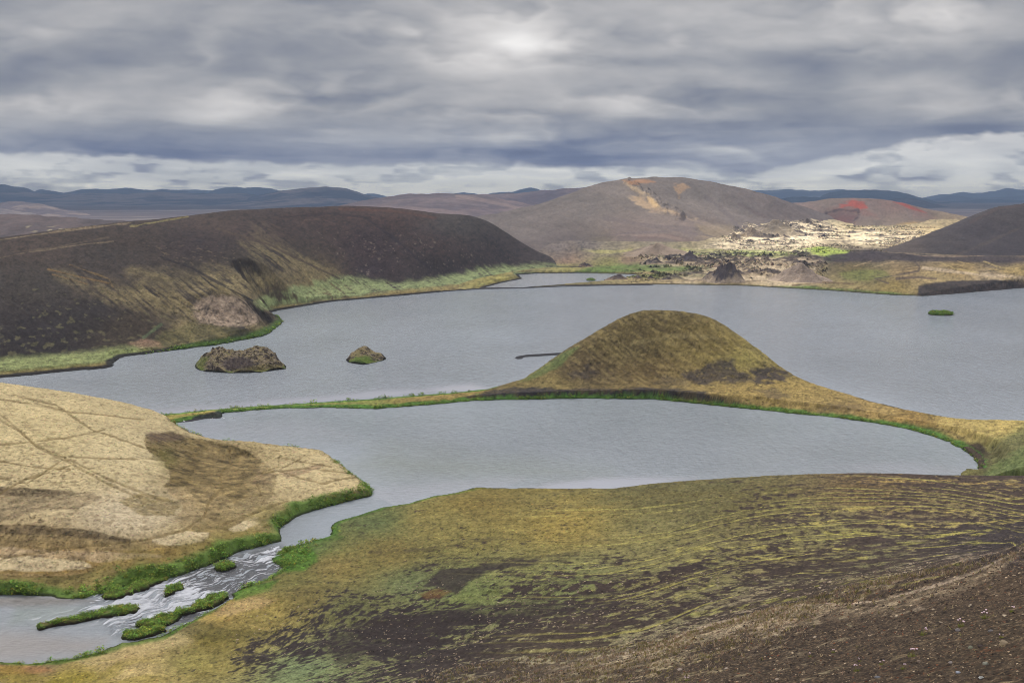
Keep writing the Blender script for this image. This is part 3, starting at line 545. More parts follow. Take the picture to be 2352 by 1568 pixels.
# ------------------------------------------------------------------ C: the cape with its single hill between the two waters
def cape():
    C = [Y(1170, 884, 306), Y(1225, 860, 312), Y(1300, 812, 320), Y(1380, 761, 327), Y(1440, 728, 331), Y(1482, 716, 333), Y(1560, 718, 333), Y(1630, 732, 331), Y(1700, 776, 326), Y(1765, 818, 320), Y(1830, 862, 312), Y(1890, 885, 305), Y(1950, 904, 298), Y(2020, 924, 287), Y(2100, 942, 276), Y(2200, 961, 264), Y(2352, 967, 256),
         Z(1300, 905, 2.6), Z(1400, 900, 2.8), Z(1500, 897, 3.0), Z(1650, 905, 3.0), Z(1200, 902, 2.2), Z(1800, 920, 2.6), Z(1100, 908, 1.4), Y(1300, 870, 306), Y(1400, 850, 310), Y(1500, 850, 311), Y(1600, 850, 311), Y(1700, 865, 306), Y(1400, 800, 318), Y(1500, 800, 319), Y(1600, 800, 319), Y(1500, 750, 327), Y(1600, 760, 325), Y(1420, 770, 323),
         Z(1750, 900, 3), Z(1900, 930, 2.4), Z(2000, 950, 2.2), Z(2100, 970, 2.2), Z(2200, 990, 3.4), Z(2270, 1030, 3.9), Z(2352, 1000, 4.2), Z(2300, 985, 3.0), Z(2300, 1060, 4.6), Z(2352, 1060, 6.0), Z(2600, 1040, 11), Z(2600, 970, 5), Z(2270, 1085, 3.0),
         Z(700, 931, .9), Z(860, 928, .9), Z(1000, 916, 1.1), Z(500, 943, .7), Z(400, 960, .7), Z(1180, 893, 1.4),
         X(1500, 352, 13), X(1500, 372, 3), X(1400, 350, 8), X(1300, 345, 3), X(1650, 350, 10), X(1750, 340, 5), X(1650, 370, 1.5), X(1850, 325, 1.5), X(1200, 325, .6), X(2300, 192, 5.5), X(2352, 190, 7.5), X(2600, 180, 12)]
    s = Land(-.36, .66, 1150, 176, 392, 620, C, ['cape'])
    s.look(); px, py = s.px, s.py
    n1 = fbm(s.x / 9, s.y / 9, 4, 400)
    hill = sst(895, 860, py) * sst(1150, 1250, px) * sst(1900, 1780, px)
    rill = fbm((py * .80 - px * .56 + 5 * fbm(px / 60, py / 60, 2, 404)) / 4.2, (px * .80 + py * .56) / 34, 3, 405, .6)
    s.z = s.z + .25 * n1 + .10 * fbm(s.x / 1.2, s.y / 1.2, 3, 408) + .12 * rill * hill * sst(375, 340, s.y)
    bluff = s.area([(1060, 935), (1150, 885), (1330, 885), (1500, 880), (1640, 900), (1760, 930), (1700, 960), (1400, 940)], 20)
    nk = fbm(s.x / 3.5, s.y / 40, 3, 412)
    s.bank(.42 + bluff * .25 + 1.6 * bluff * sst(.9, 1.6, s.d + .7 * nk), .8)
    s.bound(ZL([(325, 958), (385, 978), (430, 985), (520, 975), (900, 985), (1500, 1000), (2000, 1040), (2190, 1080), (2215, 1125), (2352, 1160), (2700, 1180), Wp(500, 280), Wp(330, 300), Wp(180, 320), Wp(125, 370), Wp(80, 410), Wp(0, 410), Wp(-5, 340), (1100, 870), (900, 880), (500, 910), (320, 940)]))
    s.look(); px, py = s.px, s.py
    s.base([(1500, 740, (98, 82, 50)), (1450, 800, (100, 84, 52)), (1600, 780, (112, 94, 56)), (1700, 820, (132, 116, 64)), (1650, 800, (128, 108, 60)), (1350, 850, (88, 72, 48)), (1500, 850, (108, 88, 54)), (1750, 900, (136, 112, 64)), (1600, 880, (130, 108, 64)), (2000, 950, (140, 114, 68)), (1850, 940, (140, 116, 68)),
            (2200, 980, (156, 132, 78)), (2300, 980, (158, 134, 78)), (2300, 1050, (96, 90, 56)), (2352, 1070, (100, 112, 60)), (2352, 1010, (110, 110, 62)), (2250, 1050, (104, 94, 56)), (1250, 890, (116, 98, 58)), (800, 930, (112, 110, 54)), (1000, 915, (128, 106, 58)), (420, 958, (136, 120, 60)), (2100, 975, (132, 104, 58))])
    n2 = fbm(s.x / 1.3, s.y / 1.3, 4, 416, .65); n3 = fbm(s.x / 6, s.y / 6, 4, 420)
    s.col = s.col * np.clip(1 + .42 * n2 + .2 * n3, .45, 1.6)[..., None]
    s.put(sst(.0, .5, rill + n2 * .7) * hill * .30, (142, 122, 76))
    s.put(sst(.0, .5, -rill + n2 * .8) * hill * .38, (66, 54, 42))
    for pl, al in [([(1560, 860), (1640, 832), (1680, 825), (1700, 850), (1730, 870), (1690, 882), (1610, 880)], .8), ([(1725, 850), (1760, 838), (1835, 868), (1800, 872), (1740, 878)], .9), ([(1300, 862), (1350, 845), (1370, 855), (1320, 875)], .7), ([(1480, 878), (1580, 860), (1620, 880), (1540, 888)], .4), ([(1730, 895), (1780, 890), (1820, 915), (1780, 918)], .5), ([(1850, 935), (1960, 925), (1990, 945), (1900, 950)], .4)]:
        s.put(s.area(pl, 6, 14, 3, 424) * al * sst(-.35, .2, n2 + .3), (66, 57, 54))
    s.put(s.stroke([(1450, 790), (1550, 770), (1650, 775)], 5, 5, 4) * .4, (136, 118, 78))
    s.put(sst(.1, .5, fbm(s.x / 2.5, s.y / 1.2, 4, 430, .6)) * sst(885, 900, py) * sst(1200, 1300, px) * .35, (84, 62, 42))
    # eroded dark bluff and the green strip below it
    bl = bluff * sst(5.0, 3.6, s.dd + 1.6 * nk) * sst(.4, .8, s.z) * sst(2.9, 2.3, s.z + .5 * nk)
    s.put(bl * (.6 + .35 * sst(-.4, .3, n2 + nk)), np.clip(lin((58, 50, 48)) * np.clip(1 + .6 * fbm(s.x / .8, s.z / .4, 3, 434), .4, 1.5)[..., None], 0, 1))
    for pl in ([(1060, 915), (1120, 898), (1180, 889), (1260, 889), (1320, 899), (1340, 908), (1250, 906), (1150, 908)], [(1370, 905), (1420, 896), (1480, 889), (1560, 892), (1620, 900), (1650, 910), (1700, 928), (1760, 940), (1640, 922), (1560, 912), (1500, 907)]):
        s.put(s.area(pl, 3.5, 5, 2, 436) * (.55 + .4 * sst(-.4, .2, n2 + .6 * nk)), np.clip(lin((56, 49, 47)) * np.clip(1 + .6 * n2, .4, 1.5)[..., None], 0, 1))
    s.put(s.area([(2218, 1020), (2250, 1018), (2275, 1042), (2280, 1065), (2262, 1085), (2250, 1060), (2236, 1040)], 4, 5, 2) * .9, (62, 50, 42))
    s.put(s.stroke([(2100, 985), (2160, 985), (2200, 1000), (2235, 1030), (2250, 1050)], 4, 3, 2) * .5, (88, 74, 50))
    s.put(s.area([(2000, 972), (2080, 968), (2160, 985), (2225, 1030), (2180, 1022), (2100, 995)], 6, 6, 2) * .7, (78, 82, 44))
    s.put(s.area([(2255, 1090), (2262, 1050), (2300, 1010), (2352, 985), (2500, 960), (2500, 1100)], 10, 12, 3) * .7, np.clip(lin((98, 90, 58)) * np.clip(1 + .5 * n2, .5, 1.5)[..., None], 0, 1))
    s.put(s.area([(2260, 1095), (2285, 1060), (2352, 1030), (2500, 1020), (2500, 1100)], 10, 10, 3) * .35, (92, 112, 60))
    fr = sst(1.1, .5, s.z + .5 * fbm(s.x / 3, s.y / 3, 3, 438)) * sst(3, 1.5, s.dd)
    back = (px > 1750) & (py < 975) & (s.y > 250 + 0 * px) & (s.dd < 3) & (py < np.interp(px, [1750, 2000, 2352], [900, 945, 975]))
    s.put(fr * .9 * (~back), np.clip(lin((72, 104, 42)) * np.clip(1 + .5 * n2, .5, 1.5)[..., None], 0, 1))
    s.put(sst(1.4, .8, s.dd) * back * .9, (44, 40, 40))
    s.put(s.area([(1190, 878), (1240, 845), (1300, 805), (1330, 795), (1290, 840), (1230, 868)], 5, 3, 2) * .6, (88, 104, 56))
    s.put(s.area([(440, 968), (445, 955), (500, 943), (514, 946), (512, 962), (470, 966)], 3, 2, 2) * .9, (52, 48, 48))
    s.put(sst(.45, .1, s.dd) * .8, (34, 34, 28))
    s.mesh('headland', ground_mat('headland_moss', 3.0, .3, .9, .15), 'narrow spit and brown mossy hill between the lake and the near lagoon', gain=(1.17, 1.29, 1.38), grain=.34, gx=3.2, gy=2.4, punch=1.2)
    return s
CP = cape()
# ------------------------------------------------------------------ D: the long dark ridge on the left
def dark_ridge():
    s = Land(-.68, .07, 1000, 318, 960, 640, None, ['west', 'far', 'lagoon'])
    pa = np.array([X(q, 500, 30)[0] / 500 for q in np.arange(-500, 1400, 10.)]); pq = np.arange(-500, 1400, 10.)
    crest = [Y(-500, 600, 380), Y(-300, 572, 415), Y(0, 548, 465), Y(150, 527, 495), Y(300, 510, 540), Y(420, 497, 610), Y(550, 483, 680), Y(620, 479, 712), Y(700, 475, 740), Y(800, 472, 765), Y(900, 478, 790), Y(1000, 490, 812), Y(1080, 494, 840), Y(1130, 513, 855), Y(1200, 560, 880), Y(1250, 588, 880), Y(1290, 606, 880), Y(1330, 614, 880)]
    toe = [Z(-500, 880, 2), Z(-300, 850, 2), Z(0, 828, 2), Z(150, 815, 2), Z(260, 800, 2), Z(330, 796, 2.4), Z(400, 782, 3), Z(480, 768, 3.5), Z(560, 752, 4), Z(620, 720, 4), Z(660, 690, 4), Z(720, 672, 4), Z(790, 656, 4), Z(850, 652, 4), Z(900, 652, 3.5), Z(1000, 644, 3), Z(1100, 628, 3), Z(1200, 614, 3), Z(1290, 610, 2.5), Z(1330, 612, 2)]
    ca = [p[0] / p[1] for p in crest]; ta = [p[0] / p[1] for p in toe]
    sm_ = lambda v, k=121: np.convolve(np.pad(v, k // 2, 'edge'), np.hanning(k) / np.hanning(k).sum(), 'valid')
    yc = sm_(np.interp(s.a, ca, [p[1] for p in crest])); zc = H + yc * sm_(np.interp(s.a, ca, [(p[2] - H) / p[1] for p in crest]), 29); yt = sm_(np.interp(s.a, ta, [p[1] for p in toe])); zt = sm_(np.interp(s.a, ta, [p[2] for p in toe]))
    wv0 = 5 * fbm(s.x / 60, s.y / 60, 3, 498) * 0
    t = (s.y - yt[None]) / (yc - yt)[None]
    up = zt[None] + (zc - zt)[None] * (.35 * np.clip(t, 0, 1) + .65 * np.sin(np.pi / 2 * np.clip(t, 0, 1)))
    dn = zc[None] - (zc - 1)[None] * (1 - np.cos(np.clip((t - 1) * 1.1, 0, 2.6))) * .55
    dnn = zt[None] * sst(-.6, .05, t) + .3
    s.z = np.where(t < 0, dnn, np.where(t < 1, up, dn))
    kr = np.hanning(31) / np.hanning(31).sum()
    s.z = np.apply_along_axis(lambda v: np.convolve(np.pad(v, 15, 'edge'), kr, 'valid'), 1, s.z)
    def bump(line, w_, h):
        s.z = s.z + h * np.exp(-(seg_dist(s.x, s.y, line) / w_) ** 2)
    bump([Y(800, 500, 745)[:2], Y(800, 570, 700)[:2], Y(815, 630, 660)[:2]], 26, -2.5)
    bump([Y(900, 510, 745)[:2], Y(960, 560, 740)[:2], Y(1020, 620, 730)[:2]], 26, 2.5)
    bump([Y(515, 690, 446)[:2], Y(560, 700, 448)[:2], Y(610, 728, 455)[:2]], 11, 8.5)
    bump([Y(400, 720, 420)[:2], Y(370, 760, 400)[:2]], 15, -4.0)
    s.look(); px, py = s.px, s.py
    # gullies run down the fall line
    gx = (s.x * .80 - s.y * .60); gy = (s.x * .60 + s.y * .80)
    wv = 3 * fbm(s.x / 40, s.y / 40, 3, 500)
    gx2 = gx
    dg = np.clip((px - 800) / 300, -1, 1) * .12 + .80
    rill = fbm((py * .78 - px * .60 + 9 * fbm(px / 130, py / 90, 3, 503)) / 6.5, (px * .78 + py * .60) / 85, 4, 504, .62)
    low = sst(560, 640, py)
    s.z = s.z + .8 * fbm(s.x / 40, s.y / 40, 4, 508) * sst(1, 12, s.z) + .30 * rill * sst(3, 10, s.z) * (.3 + .7 * low) + .10 * fbm(s.x / 2.5, s.y / 2.5, 3, 512)
    s.bank(.30 + .5 * s.area([(380, 830), (400, 770), (620, 720), (680, 740), (600, 800)], 10), 1.0)
    s.bound(ZL([Wp(-700, 300), (0, 900), (300, 860), (660, 790), (720, 735), (900, 705), (1120, 680), (1160, 660), (1220, 660)]) + [(60, 760), (105, 860), (105, 990), (-700, 1000)], .8)
    s.look(); px, py = s.px, s.py
    s.base([(100, 560, (92, 78, 68)), (300, 540, (90, 76, 66)), (500, 500, (90, 74, 64)), (750, 485, (88, 70, 62)), (900, 490, (90, 70, 62)), (250, 600, (84, 74, 66)), (100, 650, (82, 74, 66)), (450, 560, (82, 68, 64)), (600, 530, (84, 68, 62)), (850, 560, (80, 64, 62)), (1000, 560, (88, 72, 66)), (1050, 520, (86, 78, 72)), (1150, 580, (84, 72, 68)),
            (850, 620, (76, 62, 62)), (1000, 620, (78, 66, 62)), (600, 600, (80, 70, 60)), (100, 760, (70, 62, 60)), (200, 720, (72, 64, 60)), (300, 760, (84, 72, 58)), (650, 600, (84, 72, 62)), (450, 640, (86, 76, 62)), (720, 640, (130, 114, 78))])
    iso = fbm(s.x / 3, s.y / 3, 4, 520, .65)
    big = fbm(s.x / 60, s.y / 60, 4, 524)
    s.col = s.col * np.clip(1 + .22 * iso + .22 * big, .5, 1.5)[..., None]
    gold = [([(300, 620), (330, 625), (360, 650), (450, 680), (560, 690), (600, 640), (480, 615), (440, 640), (380, 625)], .75), ([(330, 650), (460, 680), (450, 760), (380, 760), (420, 720), (350, 700), (250, 690)], .85), ([(560, 560), (640, 570), (720, 600), (790, 650), (740, 668), (650, 640), (600, 600)], .75), ([(480, 640), (600, 625), (720, 665), (640, 700), (560, 690), (500, 670)], .75),
            ([(600, 500), (700, 590), (680, 600), (560, 540)], .25), ([(440, 750), (600, 740), (640, 730), (600, 770), (500, 785), (350, 800), (400, 760)], .8), ([(100, 610), (200, 640), (300, 690), (260, 700), (160, 660)], .45), ([(200, 650), (330, 640), (420, 700), (400, 740), (300, 720)], .4)]
    for i, (pl, al) in enumerate(gold):
        k = s.area(pl, 22, 16, 10, 530 + i)
        s.put(k * al * sst(-.35, .25, rill + .3 * iso + .12), np.clip(lin((152, 136, 96)) * np.clip(1 + .35 * iso, .5, 1.5)[..., None], 0, 1))
    tuft = vn(s.x / 1.7, s.y / 2.2, 540) + .5 * vn(s.x / .8, s.y / 1, 541)
    s.put(sst(.35, .8, tuft + .5 * (py - 760) / 100 + .35 * rill) * s.area([(-200, 640), (150, 640), (300, 680), (420, 740), (380, 790), (200, 830), (0, 860), (-200, 880)], 20, 10, 8) * .55, (128, 122, 84))
    s.put(sst(.55, .9, tuft) * s.area([(330, 560), (500, 560), (640, 600), (640, 650), (500, 640), (380, 610)], 20, 10, 8) * .45, (146, 130, 98))
    s.put(sst(.7, 1.05, tuft) * s.area([(700, 520), (1150, 560), (1200, 620), (850, 640), (740, 600)], 20, 10, 8) * .5, (150, 138, 120))
    # green foot of the slope
    gf = s.area([(585, 690), (650, 665), (760, 640), (800, 632), (900, 650), (1000, 640), (1120, 612), (1250, 606), (1300, 612), (1200, 640), (1110, 650), (900, 672), (760, 688), (640, 705), (600, 710)], 8, 9, 7, 545)
    s.put(gf * .85 * sst(-.5, .1, rill + iso * .6 + .25), np.clip(lin((150, 162, 108)) * np.clip(1 + .4 * iso, .5, 1.5)[..., None], 0, 1))
    s.put(s.area([(760, 690), (900, 668), (1110, 646), (1300, 618), (1300, 640), (1110, 665), (900, 680), (640, 712), (620, 704)], 4, 3, 6, 548) * .6, (172, 152, 92))
    s.put(s.area([(-300, 850), (0, 822), (150, 812), (290, 795), (360, 795), (330, 815), (250, 840), (0, 868), (-300, 900)], 9, 7, 6, 551) * .9, np.clip(lin((150, 158, 100)) * np.clip(1 + .4 * iso, .5, 1.5)[..., None], 0, 1))
    s.put(s.area([(-300, 878), (0, 852), (150, 842), (250, 830), (250, 842), (0, 866), (-300, 896)], 5, 4, 5, 552) * .6, (160, 134, 82))
    # knoll with a pale crown
    s.put(s.area([(455, 690), (485, 677), (530, 676), (560, 690), (590, 715), (600, 735), (560, 752), (510, 750), (460, 740), (440, 720)], 7, 8, 5, 555) * .8 * sst(-.5, .15, iso + .2), np.clip(lin((182, 160, 136)) * np.clip(1 + .5 * fbm(s.x / 1.5, s.y / 1.5, 3, 556), .4, 1.4)[..., None], 0, 1))
    s.put(s.area([(505, 756), (560, 750), (590, 770), (560, 784), (540, 778)], 4, 4, 3, 557) * .9, (58, 50, 50))
    s.put(s.area([(530, 676), (560, 686), (640, 738), (635, 752), (615, 745), (580, 715)], 4, 5, 3, 558) * .9 * sst(-.3, .2, rill + .1), (62, 52, 46))  # shade on the knoll's right face, painted into the colour
    s.put(s.area([(380, 760), (440, 740), (600, 760), (640, 738), (648, 750), (560, 786), (480, 796), (400, 805), (300, 815), (340, 790)], 6, 6, 4, 559) * .45, (112, 108, 60))
    s.put(s.area([(290, 790), (330, 778), (365, 785), (372, 796), (320, 800)], 5, 4, 3, 560) * .7, (164, 132, 106))
    for ln, c, wd in [([(0, 592), (60, 580), (130, 570), (200, 560), (260, 555)], (134, 118, 94), 1.8), ([(0, 580), (100, 572), (180, 558), (250, 545)], (110, 96, 78), 1.5), ([(0, 551), (150, 529), (300, 512)], (150, 132, 104), 2.2), ([(300, 520), (370, 508), (430, 498)], (150, 138, 88), 2.), ([(110, 618), (180, 635), (250, 650)], (148, 118, 74), 1.6), ([(120, 630), (200, 652)], (140, 112, 74), 1.3), ([(160, 608), (250, 640), (260, 660)], (140, 116, 76), 1.3),
                      ([(370, 590), (440, 615), (520, 660), (580, 690)], (56, 48, 48), 2.5), ([(500, 525), (620, 562), (700, 602), (780, 640)], (98, 82, 66), 2.), ([(690, 520), (700, 505), (740, 503), (770, 515)], (104, 84, 74), 2), ([(800, 500), (850, 496), (880, 510)], (104, 80, 70), 1.6), ([(640, 500), (760, 490), (850, 500)], (70, 52, 50), 3), ([(780, 480), (900, 484), (1000, 500)], (108, 76, 62), 3), ([(840, 500), (920, 560), (990, 620)], (66, 54, 56), 3), ([(370, 745), (330, 775)], (110, 122, 86), 4)]:
        s.put(s.stroke(ln, wd, 2.5, 10) * .75, c)
    brt = s.area([(385, 810), (400, 792), (560, 770), (640, 730), (660, 740), (600, 790), (400, 815)], 6)
    s.put(sst(5, 1.5, s.dd) * brt * .85, (84, 118, 44))
    s.put(sst(3.2, 1.8, s.dd) * (1 - brt) * .95, (54, 50, 50))
    s.put(sst(.8, .2, s.dd) * .8, (44, 40, 38))
    s.mesh('ridge', ground_mat('ridge_cinder', .9, .3, .8, .6), 'long dark volcanic ridge with rills and golden moss above the left lake shore', gain=(.66, .67, .69), grain=.30, gx=4, gy=3, punch=1.25)
    return s
RG = dark_ridge()

# ------------------------------------------------------------------ E: meadow, lava field and terrace on the far shore
def far_meadow():
    C = [Z(1100, 655, 1), Z(1100, 640, 2), Z(1300, 615, 2), Z(1500, 640, 1.2), Z(1700, 645, 1.3), Z(1900, 655, 1.6), Z(1300, 600, 3), Z(1600, 600, 3), Z(1500, 575, 3), Z(1300, 585, 4), Z(1200, 590, 6), Z(1700, 580, 3), Z(1900, 575, 3), Z(1650, 560, 6), Z(1800, 555, 6), Z(1750, 530, 14), Z(1850, 520, 17), Z(1900, 540, 9), Z(2000, 540, 8), Z(2100, 550, 6), Z(2000, 560, 4), Z(2200, 545, 10), 
         Z(1950, 645, 2), Z(1980, 632, 2.5), Z(1980, 612, 6), Y(1870, 600, 790), Y(1920, 585, 860), Y(2000, 577, 900), Y(2080, 582, 900), Y(2200, 592, 880), Y(2352, 590, 870), Z(2100, 610, 9.5), Z(2200, 620, 9), Z(2352, 625, 9), Z(2100, 640, 6.5), Z(2050, 660, 2.5), Y(2130, 652, 640), Y(2200, 645, 652), Y(2280, 643, 655), Y(2352, 644, 650), Z(2280, 655, 5),
         Z(2050, 640, 6), Z(1860, 640, 2.2), Z(2600, 600, 14), Z(2600, 640, 8), X(2000, 1000, 4), X(2200, 1000, 5), X(2352, 1050, 8), X(1500, 1600, 20), X(1000, 1600, 20), X(1900, 1700, 25), X(2300, 1700, 5), X(2600, 1400, 10), X(900, 1100, 3), X(900, 800, 1), X(2300, 1300, 3)]
    s = Land(-.12, .66, 1000, 590, 1750, 640, C, ['far', 'lagoon', 'west'], power=.85)
    s.look(); px, py = s.px, s.py
    lava = np.maximum.reduce([s.area([(1672, 545), (1690, 510), (1740, 520), (1800, 505), (1880, 510), (1930, 528), (2100, 545), (2190, 555), (2150, 572), (2050, 568), (1960, 572), (1880, 560), (1800, 572), (1700, 575), (1620, 572)], 10, 12, 20, 600),
                              s.area([(1470, 605), (1500, 585), (1640, 580), (1750, 585), (1850, 578), (1900, 600), (1870, 622), (1800, 640), (1900, 645), (1800, 655), (1650, 650), (1500, 645), (1620, 615), (1500, 612)], 8, 10, 14, 604)])
    rg = ridged(s.x / 26, s.y / 34, 5, 608); rg2 = ridged(s.x / 9, s.y / 12, 4, 614)
    rock = np.clip(rg * .8 + rg2 * .35 - .1, -1, 1.2)
    s.z = s.z + lava * (4.6 * np.clip(rock, 0, 1) ** 1.2 * (1 + .8 * sst(1000, 1300, s.y)) + .5 * rg2) + .25 * fbm(s.x / 15, s.y / 15, 4, 618)
    cliff = s.area([(2105, 690), (2105, 655), (2200, 636), (2500, 630), (2500, 690)], 8)
    s.bank(.12 + .9 * cliff, 1.5)
    s.bound([(-60, 600), (-50, 700), (-25, 820), (20, 960), (45, 1150), (150, 1300), (230, 1500), (500, 1700), (900, 1720), (1300, 1600), (1300, 560)], .2)
    s.look(); px, py = s.px, s.py
    s.base([(1150, 650, (138, 130, 74)), (1300, 620, (134, 128, 76)), (1400, 605, (128, 124, 74)), (1500, 640, (148, 132, 92)), (1650, 645, (156, 138, 104)), (1300, 597, (136, 112, 92)), (1450, 596, (134, 112, 90)), (1500, 578, (150, 142, 100)), (1400, 572, (128, 118, 98)), (1200, 590, (104, 94, 88)), (1280, 570, (112, 102, 96)), (1350, 562, (116, 106, 98)), (1290, 590, (112, 100, 90)), (1500, 565, (124, 114, 98)), (1800, 640, (164, 146, 112)), (1750, 560, (190, 174, 142)), (1850, 540, (200, 184, 154)),
            (2000, 550, (196, 180, 144)), (2100, 560, (180, 160, 122)), (1950, 535, (174, 158, 120)), (2150, 548, (176, 156, 112)), (2000, 583, (78, 68, 66)), (2100, 590, (88, 78, 68)), (2300, 600, (92, 82, 72)), (1950, 590, (74, 64, 64)), (1980, 630, (112, 108, 64)), (1960, 615, (112, 98, 66)), (2080, 620, (138, 118, 82)), (2200, 620, (136, 116, 76)), (2330, 625, (150, 130, 84)), (2150, 640, (152, 134, 94)), (2280, 640, (160, 142, 112)),
            (2050, 660, (132, 116, 70)), (1950, 660, (138, 124, 84)), (2250, 560, (110, 96, 80))], p=3)
    iso = fbm(s.x / 7, s.y / 10, 4, 622, .6); str_ = fbm(s.x / 40, s.y / 9, 4, 626, .6)
    s.col = s.col * np.clip(1 + .22 * iso + .12 * str_, .5, 1.5)[..., None]
    for pl, c, al in [([(1360, 612), (1470, 605), (1560, 610), (1640, 618), (1600, 625), (1480, 622), (1350, 630), (1300, 628)], (92, 118, 56), .8), ([(1480, 630), (1560, 625), (1680, 630), (1600, 640), (1500, 640), (1400, 632)], (98, 112, 60), .7), ([(1640, 578), (1700, 575), (1800, 578), (1880, 568), (1960, 574), (1940, 585), (1860, 588), (1780, 592), (1640, 590), (1560, 584)], (158, 174, 80), .95),
                      ([(1560, 570), (1640, 572), (1700, 580), (1640, 584), (1580, 578)], (158, 160, 84), .8), ([(1330, 575), (1450, 572), (1460, 580), (1380, 583)], (158, 152, 94), .7), ([(1880, 590), (1930, 584), (1950, 592), (1900, 600)], (104, 132, 62), .8), ([(1190, 614), (1290, 608), (1360, 610), (1300, 630), (1180, 630)], (136, 132, 78), .5),
                      ([(1750, 660), (1850, 656), (1960, 664), (2100, 676), (2110, 684), (1900, 670), (1750, 662)], (92, 118, 52), .9), ([(1440, 654), (1700, 652), (1800, 660), (1700, 658)], (104, 108, 56), .8), ([(1100, 652), (1180, 648), (1280, 650), (1290, 656), (1200, 660)], (96, 112, 60), .5), ([(1920, 625), (1960, 618), (2030, 622), (2050, 634), (1990, 645), (1940, 640)], (112, 116, 62), .7)]:
        s.put(s.area(pl, 3.5, 5, 18, 630) * al * sst(-.6, .0, iso + str_ * .5 + .2), c)
    gl = (s.z - 0)
    dark = lava * sst(.22, .55, rock + .25 * vn(s.x / 5, s.y / 5, 640))
    s.put(lava * sst(.25, -.1, rock) * .5, (206, 190, 156))
    s.put(lava * sst(600, 575, py) * .5, (206, 190, 160))  # pale lava, painted lighter here to brighten the sun patch
    s.put(lava * sst(575, 600, py) * .5, (160, 142, 122))
    s.put(dark * .9, (84, 74, 72))
    s.put(s.area([(1880, 598), (1915, 584), (2000, 576), (2100, 583), (2352, 590), (2500, 592), (2500, 604), (2200, 602), (2060, 598), (1960, 600), (1900, 602)], 4, 4, 14, 644) * .9, (76, 66, 66))
    s.put(sst(.1, .35, fbm(s.x / 30, s.y / 8, 3, 648)) * s.area([(1960, 600), (2060, 598), (2352, 606), (2500, 606), (2500, 640), (2352, 635), (2100, 625), (2000, 612)], 8) * .5, (92, 80, 62))
    for ln, c, wd in [([(2100, 600), (2112, 612), (2110, 622), (2060, 632), (2010, 640), (2040, 650)], (92, 78, 70), 2.2), ([(2080, 582), (2130, 588), (2200, 589), (2352, 585)], (136, 118, 96), 1.2), ([(2120, 615), (2200, 625), (2352, 638)], (170, 152, 126), 4), ([(1820, 655), (1900, 648), (1960, 652)], (112, 90, 68), 1.6), ([(1960, 665), (2000, 650)], (112, 96, 64), 2), ([(2060, 640), (2110, 636), (2150, 640)], (96, 80, 72), 3),
                      ([(1490, 652), (1350, 655), (1290, 655)], (60, 52, 50), 1.2), ([(1960, 612), (2000, 600)], (150, 130, 98), 1.2), ([(2000, 616), (2060, 598)], (148, 128, 96), 1.4), ([(2160, 604), (2200, 618), (2250, 628)], (156, 138, 92), 1.4), ([(2260, 600), (2290, 612), (2352, 622)], (156, 138, 92), 1.6), ([(2200, 600), (2260, 615), (2352, 630)], (150, 130, 86), 1.4)]:
        s.put(s.stroke(ln, wd, 2, 10) * .75, c)
    cf = cliff * s.area([(2106, 683), (2110, 655), (2140, 648), (2200, 644), (2500, 641), (2500, 690), (2200, 690)], 2.5, 3, 6)
    s.put(cf * .95, np.clip(lin((70, 62, 60)) * np.clip(1 + .5 * fbm(s.x / 8, s.z / .9, 3, 652), .5, 1.6)[..., None], 0, 1))
    s.put(sst(5, 2, s.dd) * (1 - cliff) * .85, (70, 62, 50))
    s.mesh('meadow', ground_mat('meadow_ground', .35, .3, .8, 1.2), 'green and tan meadow, lava field and dark terrace on the far shore', gain=1.0, grain=.34, punch=1.3)
    s.lava = lava
    return s
ME = far_meadow()

